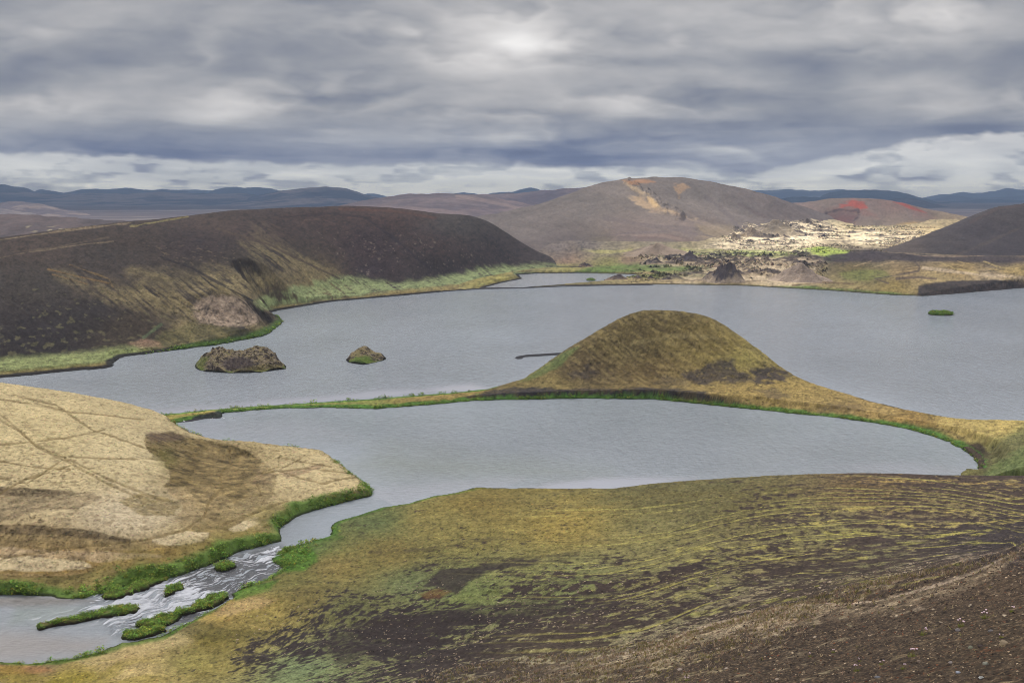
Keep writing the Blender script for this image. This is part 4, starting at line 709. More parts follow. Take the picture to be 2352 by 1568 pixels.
# ------------------------------------------------------------------ F-H: cinder cone, red crater hill, dark hill on the right
def cone():
    C = [Y(1120, 511, 1500), Y(1200, 489, 1520), Y(1300, 454, 1530), Y(1380, 424, 1530), Y(1430, 413, 1530), Y(1500, 414, 1560), Y(1560, 416, 1570), Y(1640, 430, 1580), Y(1720, 445, 1600), Y(1800, 462, 1620), Y(1845, 478, 1640),
         Z(1150, 560, 8), Z(1250, 575, 5), Z(1400, 572, 3), Z(1550, 568, 3), Z(1650, 560, 4), Z(1700, 545, 8), Y(1200, 535, 1280), Y(1300, 520, 1290), Y(1400, 530, 1240), Y(1300, 548, 1200), Y(1500, 530, 1240), Y(1400, 480, 1360), Y(1300, 490, 1380), Y(1500, 545, 1190), Y(1600, 545, 1180),
         Y(1450, 430, 1480), Y(1480, 445, 1440), Y(1510, 468, 1390), Y(1550, 492, 1340), Y(1600, 515, 1290), Y(1560, 460, 1490), Y(1600, 480, 1450), Y(1600, 440, 1540), Y(1650, 470, 1510), Y(1650, 505, 1400), Y(1700, 500, 1460), Y(1750, 490, 1520), Y(1800, 500, 1540), Y(1670, 530, 1300), Y(1780, 520, 1440), Y(1840, 505, 1560),
         Z(1860, 520, 16), X(1850, 1750, 40), X(1700, 1800, 60), X(1500, 1800, 70), X(1200, 1800, 30), X(1000, 1600, 15), X(1850, 1400, 12), X(1500, 1100, 1), X(1200, 1050, 1), X(1050, 1300, 8)]
    s = Land(-.08, .34, 620, 1040, 2000, 330, C)
    s.bound([(-115, 1500), (-90, 1150), (0, 1050), (200, 1040), (400, 1130), (490, 1350), (540, 1700), (540, 1990), (-115, 1990)], .6)
    rill = fbm((s.x * .6 + s.y * .2) / 10, (s.y * .9 - s.x * .2) / 90, 3, 700)
    s.z = s.z + 2.4 * fbm(s.x / 60, s.y / 60, 4, 704) * sst(5, 30, s.z) + 1.5 * rill * sst(5, 20, s.z)
    s.look(); px, py = s.px, s.py
    rd = s.stroke([(1445, 425), (1470, 440), (1495, 455), (1512, 474), (1535, 486), (1560, 497)], 12, 0)
    s.z = s.z + rd * (4.5 + 4.5 * np.clip(ridged(s.x / 8, s.y / 14, 3, 708), 0, 1)); s.look(); px, py = s.px, s.py
    s.base([(1200, 520, (126, 114, 105)), (1350, 470, (124, 113, 104)), (1300, 560, (114, 102, 96)), (1450, 540, (124, 108, 100)), (1450, 430, (126, 114, 104)), (1600, 450, (124, 113, 104)), (1700, 480, (120, 109, 101)), (1800, 480, (120, 106, 98)), (1600, 530, (128, 112, 102)), (1750, 460, (126, 112, 103)), (1150, 570, (104, 92, 88)), (1400, 575, (128, 116, 92))])
    iso = fbm(s.x / 14, s.y / 14, 4, 712, .6); bg = fbm(s.x / 70, s.y / 50, 3, 716)
    s.col = s.col * np.clip(1 + .12 * iso + .14 * bg + .12 * rill, .6, 1.4)[..., None]
    s.put(s.stroke([(1435, 420), (1460, 435), (1490, 450), (1512, 474)], 5, 6, 14) * .75 * sst(-.6, .15, iso), (176, 152, 118))
    s.put(s.area([(1487, 452), (1500, 456), (1515, 474), (1505, 478), (1490, 466)], 3, 2, 12) * .9, (196, 164, 118))
    s.put(s.stroke([(1512, 474), (1545, 490), (1600, 505)], 3.2, 6, 14) * .55 * sst(-.5, .2, iso), (172, 150, 120))
    s.put(s.area([(1430, 414), (1480, 412), (1505, 418), (1450, 424)], 3, 4, 12) * .7, (178, 128, 84))
    s.put(s.area([(1545, 424), (1570, 418), (1590, 432), (1568, 438), (1560, 455)], 3, 5, 10) * .7 * sst(-.4, .3, iso + .1), (176, 142, 104))
    s.put(s.area([(1390, 465), (1470, 448), (1500, 470), (1560, 490), (1480, 485), (1420, 476)], 7, 7, 14) * sst(-.05, .3, rill + .4 * iso) * .6, (188, 158, 120))
    s.put(s.area([(1600, 515), (1680, 520), (1700, 545), (1640, 560), (1600, 545)], 10, 8, 14) * .35, (170, 150, 112))
    for ln, wd, c in [([(1390, 500), (1500, 520), (1600, 525)], 5, (108, 96, 94)), ([(1620, 450), (1680, 500), (1700, 530)], 5, (108, 96, 94)), ([(1470, 545), (1540, 542), (1580, 555)], 6, (116, 92, 84)), ([(1700, 470), (1760, 500)], 4, (110, 92, 86)), ([(1340, 545), (1450, 535), (1550, 530), (1650, 545)], 2.5, (110, 98, 96)), ([(1600, 530), (1660, 555)], 4, (104, 94, 92)), ([(1400, 560), (1420, 540), (1520, 540), (1600, 560)], 3, (148, 128, 114))]:
        s.put(s.stroke(ln, wd, 4, 20) * .45, c)
    s.put(s.area([(1330, 572), (1460, 566), (1560, 568), (1450, 582)], 5, 4, 16) * .5, (156, 148, 98))
    s.mesh('cinder_cone', ground_mat('cinder_slope', .3, .18, .7, 1.5), 'large grey brown cinder cone with a tan spur of rock below its flat summit', zmin=-1, gain=(.86, .88, .90), grain=.12, punch=1.15)
    C = [Y(1780, 470, 1900), Y(1850, 465, 1880), Y(1900, 457, 1860), Y(1960, 456, 1850), Y(2050, 463, 1830), Y(2100, 480, 1800), Y(2150, 500, 1780), Y(2200, 522, 1740), Y(2260, 545, 1700), Z(1860, 520, 15), Z(1900, 525, 12), Z(2000, 535, 10), Z(2100, 545, 8), Z(2200, 550, 6),
         Y(1880, 500, 1620), Y(1930, 490, 1660), Y(1960, 485, 1680), Y(2000, 500, 1600), Y(2100, 515, 1560), Y(1960, 510, 1530), Y(2100, 500, 1650), Y(2060, 480, 1730), Y(1840, 490, 1720), X(1950, 2200, 30), X(2200, 2200, 5), X(1750, 2200, 30), X(1700, 1900, 40), X(2350, 1800, -4), X(2350, 1400, 0), X(1900, 1300, 5), X(2100, 1250, 2)]
    s = Land(.22, .54, 460, 1240, 2300, 260, C)
    rill = fbm((s.x * .8 - s.y * .3) / 12, (s.y * .9) / 90, 3, 720)
    s.look(); px, py = s.px, s.py
    pit = s.area([(1890, 500), (1900, 484), (1960, 480), (1985, 486), (1975, 500), (1955, 515), (1900, 520)], 5, 5, 12)
    s.z = s.z + 1.5 * fbm(s.x / 70, s.y / 70, 4, 724) - 5 * pit + .7 * rill; s.look(); px, py = s.px, s.py
    s.base([(1850, 480, (140, 118, 106)), (1900, 465, (134, 116, 102)), (2000, 480, (134, 114, 102)), (2050, 470, (140, 112, 98)), (2100, 500, (138, 118, 104)), (2000, 520, (132, 116, 100)), (2100, 530, (150, 134, 104)), (1930, 500, (118, 90, 82)), (1860, 510, (118, 102, 94)), (2180, 520, (166, 142, 108))])
    iso = fbm(s.x / 14, s.y / 14, 4, 728, .6)
    s.col = s.col * np.clip(1 + .14 * iso + .12 * rill, .6, 1.4)[..., None]
    s.put(s.area([(1930, 472), (1955, 460), (1985, 466), (1992, 478), (1978, 482), (1955, 474), (1935, 477)], 4, 8, 12) * .78, (184, 78, 56))
    s.put(s.area([(1900, 480), (1940, 472), (1990, 480), (2020, 500), (1960, 488)], 6, 8, 14) * .25, (160, 98, 84))
    s.put(s.area([(2050, 463), (2075, 466), (2110, 480), (2130, 490), (2090, 480)], 2.5, 2, 12) * .9, (172, 80, 62))
    s.put(s.area([(2080, 475), (2130, 490), (2160, 510), (2100, 495)], 8, 6, 14) * .3, (160, 108, 94))
    s.put(s.area([(1895, 505), (1930, 496), (1970, 495), (1950, 515), (1900, 520)], 5, 5, 10) * .7, (124, 86, 78))
    s.put(s.stroke([(1890, 500), (1900, 488), (1925, 482), (1960, 484), (1972, 482), (1972, 496), (1960, 508)], 1.8, 4, 8) * .7, (84, 68, 66))
    s.put(s.area([(2000, 535), (2060, 516), (2130, 520), (2200, 525), (2150, 545), (2050, 545)], 8, 6, 14) * .45, (160, 140, 96))
    s.put(s.area([(2060, 515), (2100, 508), (2130, 515), (2090, 522)], 5, 4, 14) * .6, (196, 160, 96))
    s.mesh('crater_hill', ground_mat('red_cinder', .3, .18, .7, 1.5), 'brown crater hill with a bright red scoria patch right of the big cone', zmin=-1, gain=(.86, .88, .90), grain=.14, punch=1.15)
    C = [Y(2352, 467, 1060), Y(2290, 476, 1045), Y(2200, 514, 1020), Y(2150, 534, 1010), Y(2100, 555, 1000), Y(2060, 570, 990), Y(2020, 581, 985), Y(2600, 440, 1080), Z(2100, 583, 5), Z(2200, 586, 5.5), Z(2352, 586, 7), Z(2600, 586, 10), Y(2250, 550, 975), Y(2352, 540, 970), Y(2352, 510, 1000), Y(2200, 562, 955), Y(2600, 520, 980),
         X(2352, 1200, 40), X(2200, 1150, 8), X(2100, 1100, -2), X(2352, 1400, 5), X(2600, 1400, 20), X(2000, 1050, -3), X(2050, 950, 1), X(2300, 860, 2), X(2600, 860, 6)]
    s = Land(.35, .72, 520, 850, 1450, 240, C)
    s.look(); px, py = s.px, s.py
    rill = fbm((s.x * .7 + s.y * .5) / 6, (s.y * .6 - s.x * .6) / 60, 3, 740)
    s.z = s.z + .8 * fbm(s.x / 40, s.y / 40, 4, 744) + .5 * rill; s.look(); px, py = s.px, s.py
    s.base([(2300, 490, (86, 78, 74)), (2250, 530, (86, 78, 76)), (2150, 570, (86, 78, 74)), (2330, 570, (82, 74, 72)), (2100, 575, (104, 92, 82))])
    s.col = s.col * np.clip(1 + .2 * rill + .2 * fbm(s.x / 7, s.y / 7, 4, 748, .6), .6, 1.5)[..., None]
    s.put(s.stroke([(2200, 586), (2260, 560), (2352, 520)], 3, 3, 12) * .35, (112, 98, 84))
    s.put(s.stroke([(2230, 510), (2290, 480), (2352, 472)], 2.5, 3, 12) * .3, (110, 88, 78))
    s.mesh('hill', ground_mat('dark_cinder', .5, .25, .7, .8), 'dark grey cinder hill at the right edge above the terrace', zmin=-2, gain=(.62, .62, .66), grain=.14)
cone()

# ------------------------------------------------------------------ the land beyond: plains and ranges
def far_land():
    s = Land(-.9, .9, 900, 620, 29000, 420, None, None)
    # low plain behind the ridge and hills, with broad swells; lies under the lake near the shore
    s.z = 1.5 * fbm(s.x / 400, s.y / 400, 3, 800) + 5 * fbm(s.x / 1500, s.y / 1500, 3, 804) * sst(2500, 5000, s.y)
    s.z = s.z - 4 + sst(1500, 2600, s.y) * 4
    s.look(); px, py = s.px, s.py
    s.col = np.ones(px.shape + (3,)) * lin((112, 100, 100))
    st = fbm(s.x / 500, s.y / 260, 5, 808, .62); st2 = fbm(s.x / 120, s.y / 90, 4, 812, .6)
    s.put(sst(.05, .45, st) * .6, (146, 134, 128)); s.put(sst(.1, .5, -st) * .5, (78, 72, 78)); s.put(sst(.3, .6, st2) * .35, (160, 150, 140))
    s.put(sst(.42, .7, st2 + st * .5) * .45, (176, 166, 150))
    s.mesh('plain', ground_mat('plain_gravel', .02, .2, .4, 3), 'wide dark gravel plain stretching to the far mountains', zmin=-30)
def rng(name, label, pts, y0, wf, wb, c1, c2, seed, rough=.1, amp=1.0, fn=None, nb=90, blend=.35, px0=None, px1=None, sc=1.0):
    """a range whose crest passes through the sighted skyline points at distance y0"""
    xs = [p[0] for p in pts]
    n = int((max(xs) - min(xs)) / 2.4) + 2
    a = (np.linspace(min(xs), max(xs), n) - 1176) / F / cP
    t = np.linspace(-1, 1, nb * 2 + 1)
    A, T = np.meshgrid(a, t)
    crest = np.array([Y(p[0], p[1], y0)[2] for p in pts])
    pxa = np.linspace(min(xs), max(xs), n)
    k_ = 3; ck = np.interp(pxa, xs, crest) + y0 * .0011 * fbm(pxa / 26, pxa * 0 + seed, 4, seed + 3, .6)
    ck = np.convolve(np.pad(ck, k_ // 2, 'edge'), np.ones(k_) / k_, 'valid')
    wob = y0 * .06 * vn(A * 9 + seed, A * 0 + seed, seed)
    y = y0 + wob * 0 + np.where(T < 0, T * wf, T * wb)
    x = A * y0 * (1 + (y / y0 - 1))
    e0 = sst(0, .14, (pxa - pxa[0]) / (pxa[-1] - pxa[0])) if pxa[0] > -100 else 1.0
    e1 = sst(0, .14, (pxa[-1] - pxa) / (pxa[-1] - pxa[0])) if pxa[-1] < 2452 else 1.0
    ck = -6 + (ck + 6) * e0 * e1
    h = ck[None] + 0 * T
    # spurs and gullies on the flanks
    spur = ridged(x / (wf * .32), y / (wf * .55), 5, seed)
    prof = np.clip(1 - np.abs(T), 0, 1)
    pr = prof ** 1.25
    z = -6 + (h + 6) * np.clip(pr * (1 + .55 * (spur - .3) * (1 - prof) * 2), 0, 1)
    z = z + amp * fbm(x / 90 * sc, y / 90 * sc, 4, seed + 5) * prof
    s = Land.__new__(Land); s.x, s.y, s.z = x, y, z
    s.look()
    n1 = fbm(x / (wf * .12), y / (wf * .12), 5, seed + 9, .6); 
    m = sst(-.3, .5, n1 + (spur - .3) * .8)
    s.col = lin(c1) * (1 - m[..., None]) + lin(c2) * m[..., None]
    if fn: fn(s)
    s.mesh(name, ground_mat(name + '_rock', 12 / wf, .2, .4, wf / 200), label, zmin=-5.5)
    return s
def ranges():  # blue of the distant air is partly painted into the mountain colours
    # hills behind the ridge, nearest first
    rng('hill', 'low dark slope at the left edge behind the near ridge', [(-500, 480), (-200, 486), (0, 492), (60, 493), (150, 498), (240, 505), (330, 508), (420, 514), (520, 540), (600, 560)], 980, 300, 300, (84, 76, 76), (98, 86, 84), 900, fn=lambda s: s.put(sst(.45, .7, vn(s.x / 5, s.y / 9, 5)) * s.area([(60, 520), (130, 518), (150, 530), (70, 532)], 4), (170, 160, 130)))
    rng('hill', 'broad purple brown hill between the ridge and the cinder cone', [(700, 480), (790, 470), (850, 458), (900, 450), (950, 445), (1020, 444), (1080, 446), (1130, 452), (1200, 466), (1300, 490), (1400, 500)], 2500, 900, 700, (104, 92, 94), (132, 114, 110), 905, fn=lambda s: [s.put(s.stroke([(1050, 452), (1110, 460), (1200, 480), (1240, 492)], 5, 3, 60) * .5, (164, 142, 130)), s.put(s.stroke([(880, 462), (960, 456), (1040, 462), (1120, 474)], 3, 3, 60) * .5, (140, 124, 120))])
    rng('hill', 'flat topped purple hill touching the left flank of the cinder cone', [(950, 470), (1050, 452), (1100, 446), (1180, 444), (1240, 438), (1290, 433), (1350, 431), (1420, 434), (1500, 450), (1600, 470)], 3600, 1000, 900, (100, 88, 94), (126, 108, 106), 910)
    rng('hill', 'small rounded tan hill on the plain at the far left', [(-150, 480), (-60, 474), (0, 468), (30, 464), (70, 463), (110, 467), (150, 476), (200, 487), (260, 494)], 3300, 500, 500, (116, 104, 106), (160, 140, 128), 915)
    rng('hill', 'low tan bank left of the rounded hill', [(-300, 466), (-100, 470), (0, 476), (40, 482), (90, 488), (150, 496)], 2900, 300, 300, (128, 116, 116), (160, 146, 136), 918)
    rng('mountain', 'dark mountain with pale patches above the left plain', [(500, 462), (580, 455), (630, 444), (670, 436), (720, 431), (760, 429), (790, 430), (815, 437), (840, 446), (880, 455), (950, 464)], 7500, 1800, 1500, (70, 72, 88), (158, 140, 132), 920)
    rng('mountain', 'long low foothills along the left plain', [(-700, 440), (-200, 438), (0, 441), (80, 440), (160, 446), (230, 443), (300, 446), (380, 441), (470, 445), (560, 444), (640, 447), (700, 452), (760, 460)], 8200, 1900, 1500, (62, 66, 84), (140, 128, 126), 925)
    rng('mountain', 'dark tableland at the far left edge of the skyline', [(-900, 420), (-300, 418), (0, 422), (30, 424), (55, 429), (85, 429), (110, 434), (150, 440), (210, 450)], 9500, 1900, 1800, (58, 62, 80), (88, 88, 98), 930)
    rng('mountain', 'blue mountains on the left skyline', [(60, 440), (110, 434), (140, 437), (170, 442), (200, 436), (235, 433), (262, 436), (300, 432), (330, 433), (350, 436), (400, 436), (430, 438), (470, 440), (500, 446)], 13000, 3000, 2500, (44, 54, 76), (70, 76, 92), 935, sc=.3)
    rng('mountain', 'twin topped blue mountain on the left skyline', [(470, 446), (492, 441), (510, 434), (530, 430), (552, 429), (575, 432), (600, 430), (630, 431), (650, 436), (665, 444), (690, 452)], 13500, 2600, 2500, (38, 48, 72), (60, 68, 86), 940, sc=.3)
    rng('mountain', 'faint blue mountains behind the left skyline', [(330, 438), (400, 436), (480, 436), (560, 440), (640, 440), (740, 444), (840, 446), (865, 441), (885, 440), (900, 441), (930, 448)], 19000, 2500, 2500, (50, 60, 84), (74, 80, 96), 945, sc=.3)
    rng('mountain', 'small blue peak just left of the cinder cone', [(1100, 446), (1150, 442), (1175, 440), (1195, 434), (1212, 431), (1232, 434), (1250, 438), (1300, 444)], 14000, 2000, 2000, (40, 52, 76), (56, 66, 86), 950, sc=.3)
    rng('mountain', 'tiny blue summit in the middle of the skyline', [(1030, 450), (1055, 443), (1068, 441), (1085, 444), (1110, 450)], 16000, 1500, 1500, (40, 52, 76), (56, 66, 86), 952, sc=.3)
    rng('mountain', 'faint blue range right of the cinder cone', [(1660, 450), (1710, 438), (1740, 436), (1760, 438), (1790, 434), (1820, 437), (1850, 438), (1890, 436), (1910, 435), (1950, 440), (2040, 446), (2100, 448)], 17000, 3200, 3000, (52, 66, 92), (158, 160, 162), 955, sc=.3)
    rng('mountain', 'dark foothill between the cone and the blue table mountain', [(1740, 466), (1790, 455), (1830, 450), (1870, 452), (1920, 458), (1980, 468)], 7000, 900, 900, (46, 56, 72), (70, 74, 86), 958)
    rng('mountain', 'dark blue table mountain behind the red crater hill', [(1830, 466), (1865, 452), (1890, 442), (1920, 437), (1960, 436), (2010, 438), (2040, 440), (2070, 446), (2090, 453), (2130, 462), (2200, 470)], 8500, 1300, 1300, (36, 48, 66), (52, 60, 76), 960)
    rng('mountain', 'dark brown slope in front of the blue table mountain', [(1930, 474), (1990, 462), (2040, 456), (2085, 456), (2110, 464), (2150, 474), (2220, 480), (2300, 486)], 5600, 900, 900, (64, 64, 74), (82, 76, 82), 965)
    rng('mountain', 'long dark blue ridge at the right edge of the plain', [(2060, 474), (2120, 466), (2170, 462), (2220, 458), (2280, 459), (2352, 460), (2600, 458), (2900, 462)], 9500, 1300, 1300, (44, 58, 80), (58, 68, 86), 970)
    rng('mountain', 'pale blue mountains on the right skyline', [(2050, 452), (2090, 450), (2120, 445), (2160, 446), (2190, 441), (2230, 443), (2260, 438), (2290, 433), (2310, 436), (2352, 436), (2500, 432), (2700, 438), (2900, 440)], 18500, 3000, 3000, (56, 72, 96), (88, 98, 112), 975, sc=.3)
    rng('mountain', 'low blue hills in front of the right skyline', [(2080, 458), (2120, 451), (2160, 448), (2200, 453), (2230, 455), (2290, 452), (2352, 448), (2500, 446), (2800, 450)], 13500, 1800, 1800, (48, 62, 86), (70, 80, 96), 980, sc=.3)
far_land(); ranges()
# ------------------------------------------------------------------ water
def water_mat(name, base, rough=.12, foam=False):
    m, N, L, B = new_mat(name)
    tc = N.new('ShaderNodeTexCoord'); at = N.new('ShaderNodeAttribute'); at.attribute_name = 'calm'
    ca = N.new('ShaderNodeAttribute'); ca.attribute_name = 'Col'
    mp = N.new('ShaderNodeMapping'); mp.inputs['Rotation'].default_value = (0, 0, .35); mp.inputs['Scale'].default_value = (.55, 1.3, 1)
    L.new(tc.outputs['Object'], mp.inputs[0])
    n1 = N.new('ShaderNodeTexNoise'); n1.inputs['Scale'].default_value = .9; n1.inputs['Detail'].default_value = 8; n1.inputs['Roughness'].default_value = .62
    n2 = N.new('ShaderNodeTexNoise'); n2.inputs['Scale'].default_value = .02; n2.inputs['Detail'].default_value = 4
    L.new(mp.outputs[0], n1.inputs['Vector']); L.new(tc.outputs['Object'], n2.inputs['Vector'])
    mr = N.new('ShaderNodeMapRange'); mr.inputs[1].default_value = .35; mr.inputs[2].default_value = .65; mr.inputs[3].default_value = .55; mr.inputs[4].default_value = 1.15
    L.new(n2.outputs['Fac'], mr.inputs[0])
    mp3 = N.new('ShaderNodeMapping'); mp3.inputs['Rotation'].default_value = (0, 0, .25); mp3.inputs['Scale'].default_value = (.16, .07, 1)
    L.new(tc.outputs['Object'], mp3.inputs[0])
    n3 = N.new('ShaderNodeTexNoise'); n3.inputs['Scale'].default_value = 3.0; n3.inputs['Detail'].default_value = 7; n3.inputs['Roughness'].default_value = .7
    L.new(mp3.outputs[0], n3.inputs['Vector'])
    ad = N.new('ShaderNodeMath'); ad.operation = 'MULTIPLY_ADD'; ad.inputs[1].default_value = 2.2; L.new(n3.outputs['Fac'], ad.inputs[0]); L.new(n1.outputs['Fac'], ad.inputs[2])
    st = N.new('ShaderNodeMath'); st.operation = 'MULTIPLY'; L.new(mr.outputs[0], st.inputs[0])
    inv = N.new('ShaderNodeMath'); inv.operation = 'SUBTRACT'; inv.inputs[0].default_value = 1; L.new(at.outputs['Fac'], inv.inputs[1]); L.new(inv.outputs[0], st.inputs[1])
    dd = N.new('ShaderNodeMath'); dd.operation = 'MULTIPLY'; dd.inputs[1].default_value = .42; L.new(st.outputs[0], dd.inputs[0])
    bp = N.new('ShaderNodeBump'); bp.inputs['Strength'].default_value = 1.0
    L.new(dd.outputs[0], bp.inputs['Distance']); L.new(ad.outputs[0], bp.inputs['Height']); L.new(bp.outputs[0], B.inputs['Normal'])
    L.new(ca.outputs['Color'], B.inputs['Base Color'])
    B.inputs['Roughness'].default_value = rough; B.inputs['IOR'].default_value = 1.33
    if foam:
        fa = N.new('ShaderNodeAttribute'); fa.attribute_name = 'foam'
        mr2 = N.new('ShaderNodeMapRange'); mr2.inputs[3].default_value = rough; mr2.inputs[4].default_value = .8
        L.new(fa.outputs['Fac'], mr2.inputs[0]); L.new(mr2.outputs[0], B.inputs['Roughness'])
    return m
def lakes():
    s = Land(-.75, .75, 1300, 118, 900, 760, None, None)
    s.z = 0 * s.x; s.look(); px, py = s.px, s.py
    calm = np.maximum.reduce([s.area([(150, 960), (330, 945), (560, 925), (860, 897), (1080, 882), (1130, 892), (860, 916), (500, 945), (340, 957)], 9, 6, 14), s.area([(1200, 1125), (1280, 1105), (1420, 1094), (1600, 1098), (1500, 1115), (1380, 1128)], 10, 6, 6) * .9,
                              s.area([(850, 1125), (1000, 1105), (1200, 1100), (1150, 1125), (1000, 1140), (880, 1165)], 12, 8, 6) * .45, s.area([(400, 980), (700, 960), (800, 1000), (600, 1010)], 25, 10, 10) * .35, s.area([(1900, 1070), (2100, 1060), (2240, 1085), (2100, 1095)], 14, 6, 6) * .5,
                              s.area([(1100, 662), (1200, 625), (1480, 625), (1300, 656)], 6) * .6, s.area([(1170, 885), (1230, 840), (1330, 815), (1300, 830), (1250, 860)], 8) * .3])
    s.col = np.ones(px.shape + (3,)) * np.array(WATER)
    s.put(s.area([(760, 1080), (900, 1030), (1150, 1050), (1400, 1085), (1200, 1105), (950, 1100)], 40, 20, 16) * .35, (122, 128, 100))
    s.put(calm * .5, (168, 164, 170))  # brighter sky reflection of calm water, painted into the colour
    wind = fbm(s.x / 40, s.y / 90, 4, 1020); rp = vn(px / 9 + py / 6, py / 3.2, 1024) + .7 * vn(px / 5, py / 2.4 + px / 40, 1025)
    s.col = s.col * (1 + (.045 * rp * (1 - calm) + .13 * wind))[..., None]  # ripple and wind-patch shading put into the base colour
    sd_ = coarse(lambda a, b: np.abs(water_d(a * b, b, ['cape', 'slope', 'moss', 'west'])), s.A, s.B, 6)
    calm = np.clip(np.maximum(calm, .65 * np.exp(-sd_ / 7)), 0, 1)
    s.col = s.col * (1 + .10 * np.exp(-sd_ / 14))[..., None]  # paler reflection along the shores, painted into the colour
    o = grid_mesh('lake', s.x, s.y, s.z, water_mat('lake_water', None), None, {'Col': ('FLOAT_COLOR', s.col), 'calm': ('FLOAT', calm)})
    link(o, 'wide grey lake ruffled by wind', kind='structure')
WATER = (.30, .33, .36)
lakes()
RIVER_POLY = [(-320, 1545), (-320, 1345), (0, 1360), (160, 1370), (330, 1325), (500, 1280), (600, 1240), (630, 1210), (700, 1170), (860, 1130), (900, 1160), (800, 1200), (780, 1240), (640, 1320), (560, 1380), (420, 1460), (100, 1540)]
def river():
    s = Land(-.70, -.10, 800, 108, 192, 620, None, None)
    s.z = 0 * s.x + .03; s.look(); px, py = s.px, s.py
    zone = inside(px, py, RIVER_POLY)
    fx, fy = -.67, -.74
    al = s.x * fx + s.y * fy; ac = -s.x * fy + s.y * fx
    wv = 1.5 * fbm(s.x / 8, s.y / 8, 3, 1000)
    bend = sst(300, 100, px) * sst(1380, 1400, py)
    s1 = fbm((al + wv) / 3.2, (ac + wv + .5 * np.sin(al * 1.3)) / .5, 4, 1004, .6); s2 = fbm((al + wv) / .7, (ac + wv) / .5, 4, 1010, .65)
    rap = np.maximum.reduce([s.area([(190, 1400), (300, 1350), (385, 1322), (440, 1345), (520, 1362), (430, 1400), (410, 1425), (330, 1430), (260, 1445), (240, 1415)], 22, 14, 3),
                             .75 * s.area([(610, 1262), (640, 1252), (655, 1268), (640, 1290), (560, 1300), (600, 1275)], 7, 4, 2), .6 * s.area([(200, 1370), (240, 1352), (270, 1360), (240, 1378)], 5, 4, 2), .7 * s.area([(285, 1330), (300, 1322), (312, 1332), (300, 1345)], 4, 3, 2),
                             .8 * s.area([(250, 1430), (300, 1412), (420, 1410), (340, 1440), (280, 1440)], 8, 5, 2), .7 * s.area([(440, 1415), (530, 1370), (545, 1380), (480, 1405), (420, 1432), (380, 1445)], 6, 4, 2), .8 * s.area([(555, 1368), (572, 1364), (568, 1378), (556, 1380)], 3, 2, 1)])
    rough_ = np.maximum(rap, .42 * s.area([(390, 1330), (560, 1265), (650, 1262), (660, 1300), (560, 1360), (460, 1400), (380, 1380)], 12, 8, 3))
    foam = np.clip(sst(.60 - .68 * rap, 1.15 - .62 * rap, s1 * 1.5 + .5 * s2 + .35 * rough_), 0, 1) * sst(.05, .35, rough_)
    tail = s.area([(60, 1420), (200, 1400), (260, 1408), (230, 1430), (120, 1440)], 14, 8, 4) * .42
    foam = np.maximum(foam, tail * sst(-.2, .5, s1))
    step = s.area([(200, 1500), (230, 1400), (380, 1330), (520, 1300), (700, 1250), (900, 1250), (900, 1600), (300, 1560)], 10)
    s.z = s.z + rough_ * (.30 * s1 + .16 * s2) * 1.0 + .03 * rap
    deep = np.ones(px.shape + (3,)) * np.array(WATER)
    s.col = deep * (.82 + .18 * sst(640, 800, px))[..., None]
    s.put(s.area([(380, 1340), (500, 1285), (650, 1250), (670, 1305), (560, 1365), (430, 1430), (300, 1440), (250, 1400)], 14, 8, 4) * .8, (62, 60, 62))
    s.put(s.area([(-300, 1365), (0, 1370), (160, 1372), (220, 1380), (100, 1390), (-300, 1395)], 10, 6, 4) * .55, (96, 80, 62))
    s.put(s.area([(-300, 1440), (60, 1450), (240, 1470), (200, 1500), (0, 1520), (-300, 1530)], 25, 10, 6) * .5, (146, 134, 124))
    s.put(s.area([(40, 1400), (200, 1395), (120, 1425), (20, 1430)], 14, 8, 4) * .35, (112, 128, 112))
    s.put(sst(.1, .5, s2) * rough_ * .45 * (1 - foam), (70, 56, 48))
    s.put(foam * .9, (218, 221, 228))
    calm = np.clip(.6 - rough_ * .9, 0, 1)
    o = grid_mesh('river', s.x, s.y, s.z, water_mat('river_water', None, .16, True), zone, {'Col': ('FLOAT_COLOR', s.col), 'calm': ('FLOAT', calm), 'foam': ('FLOAT', foam)})
    link(o, 'river breaking into white rapids between green islets', kind='structure')
river()
print('water', time.time() - T0)

# ------------------------------------------------------------------ the air
def haze():
    m = bpy.data.materials.new('haze'); m.use_nodes = True
    N, L = m.node_tree.nodes, m.node_tree.links
    N.remove(N['Principled BSDF'])
    v = N.new('ShaderNodeVolumePrincipled')
    v.inputs['Color'].default_value = (*HAZE_C, 1); v.inputs['Density'].default_value = HAZE_D
    v.inputs['Anisotropy'].default_value = .0
    L.new(v.outputs[0], N['Material Output'].inputs['Volume'])
    R_ = 31000.0; z0, z1 = -32.0, H + HAZE_TOP
    V = np.array([(x, y, z) for z in (z0, z1) for y in (-R_, R_) for x in (-R_, R_)])
    Fc = np.array([(0, 2, 3, 1), (4, 5, 7, 6), (0, 1, 5, 4), (2, 6, 7, 3), (0, 4, 6, 2), (1, 3, 7, 5)])
    link(mesh_np('haze', V, Fc, m, False), kind='stuff')
haze()
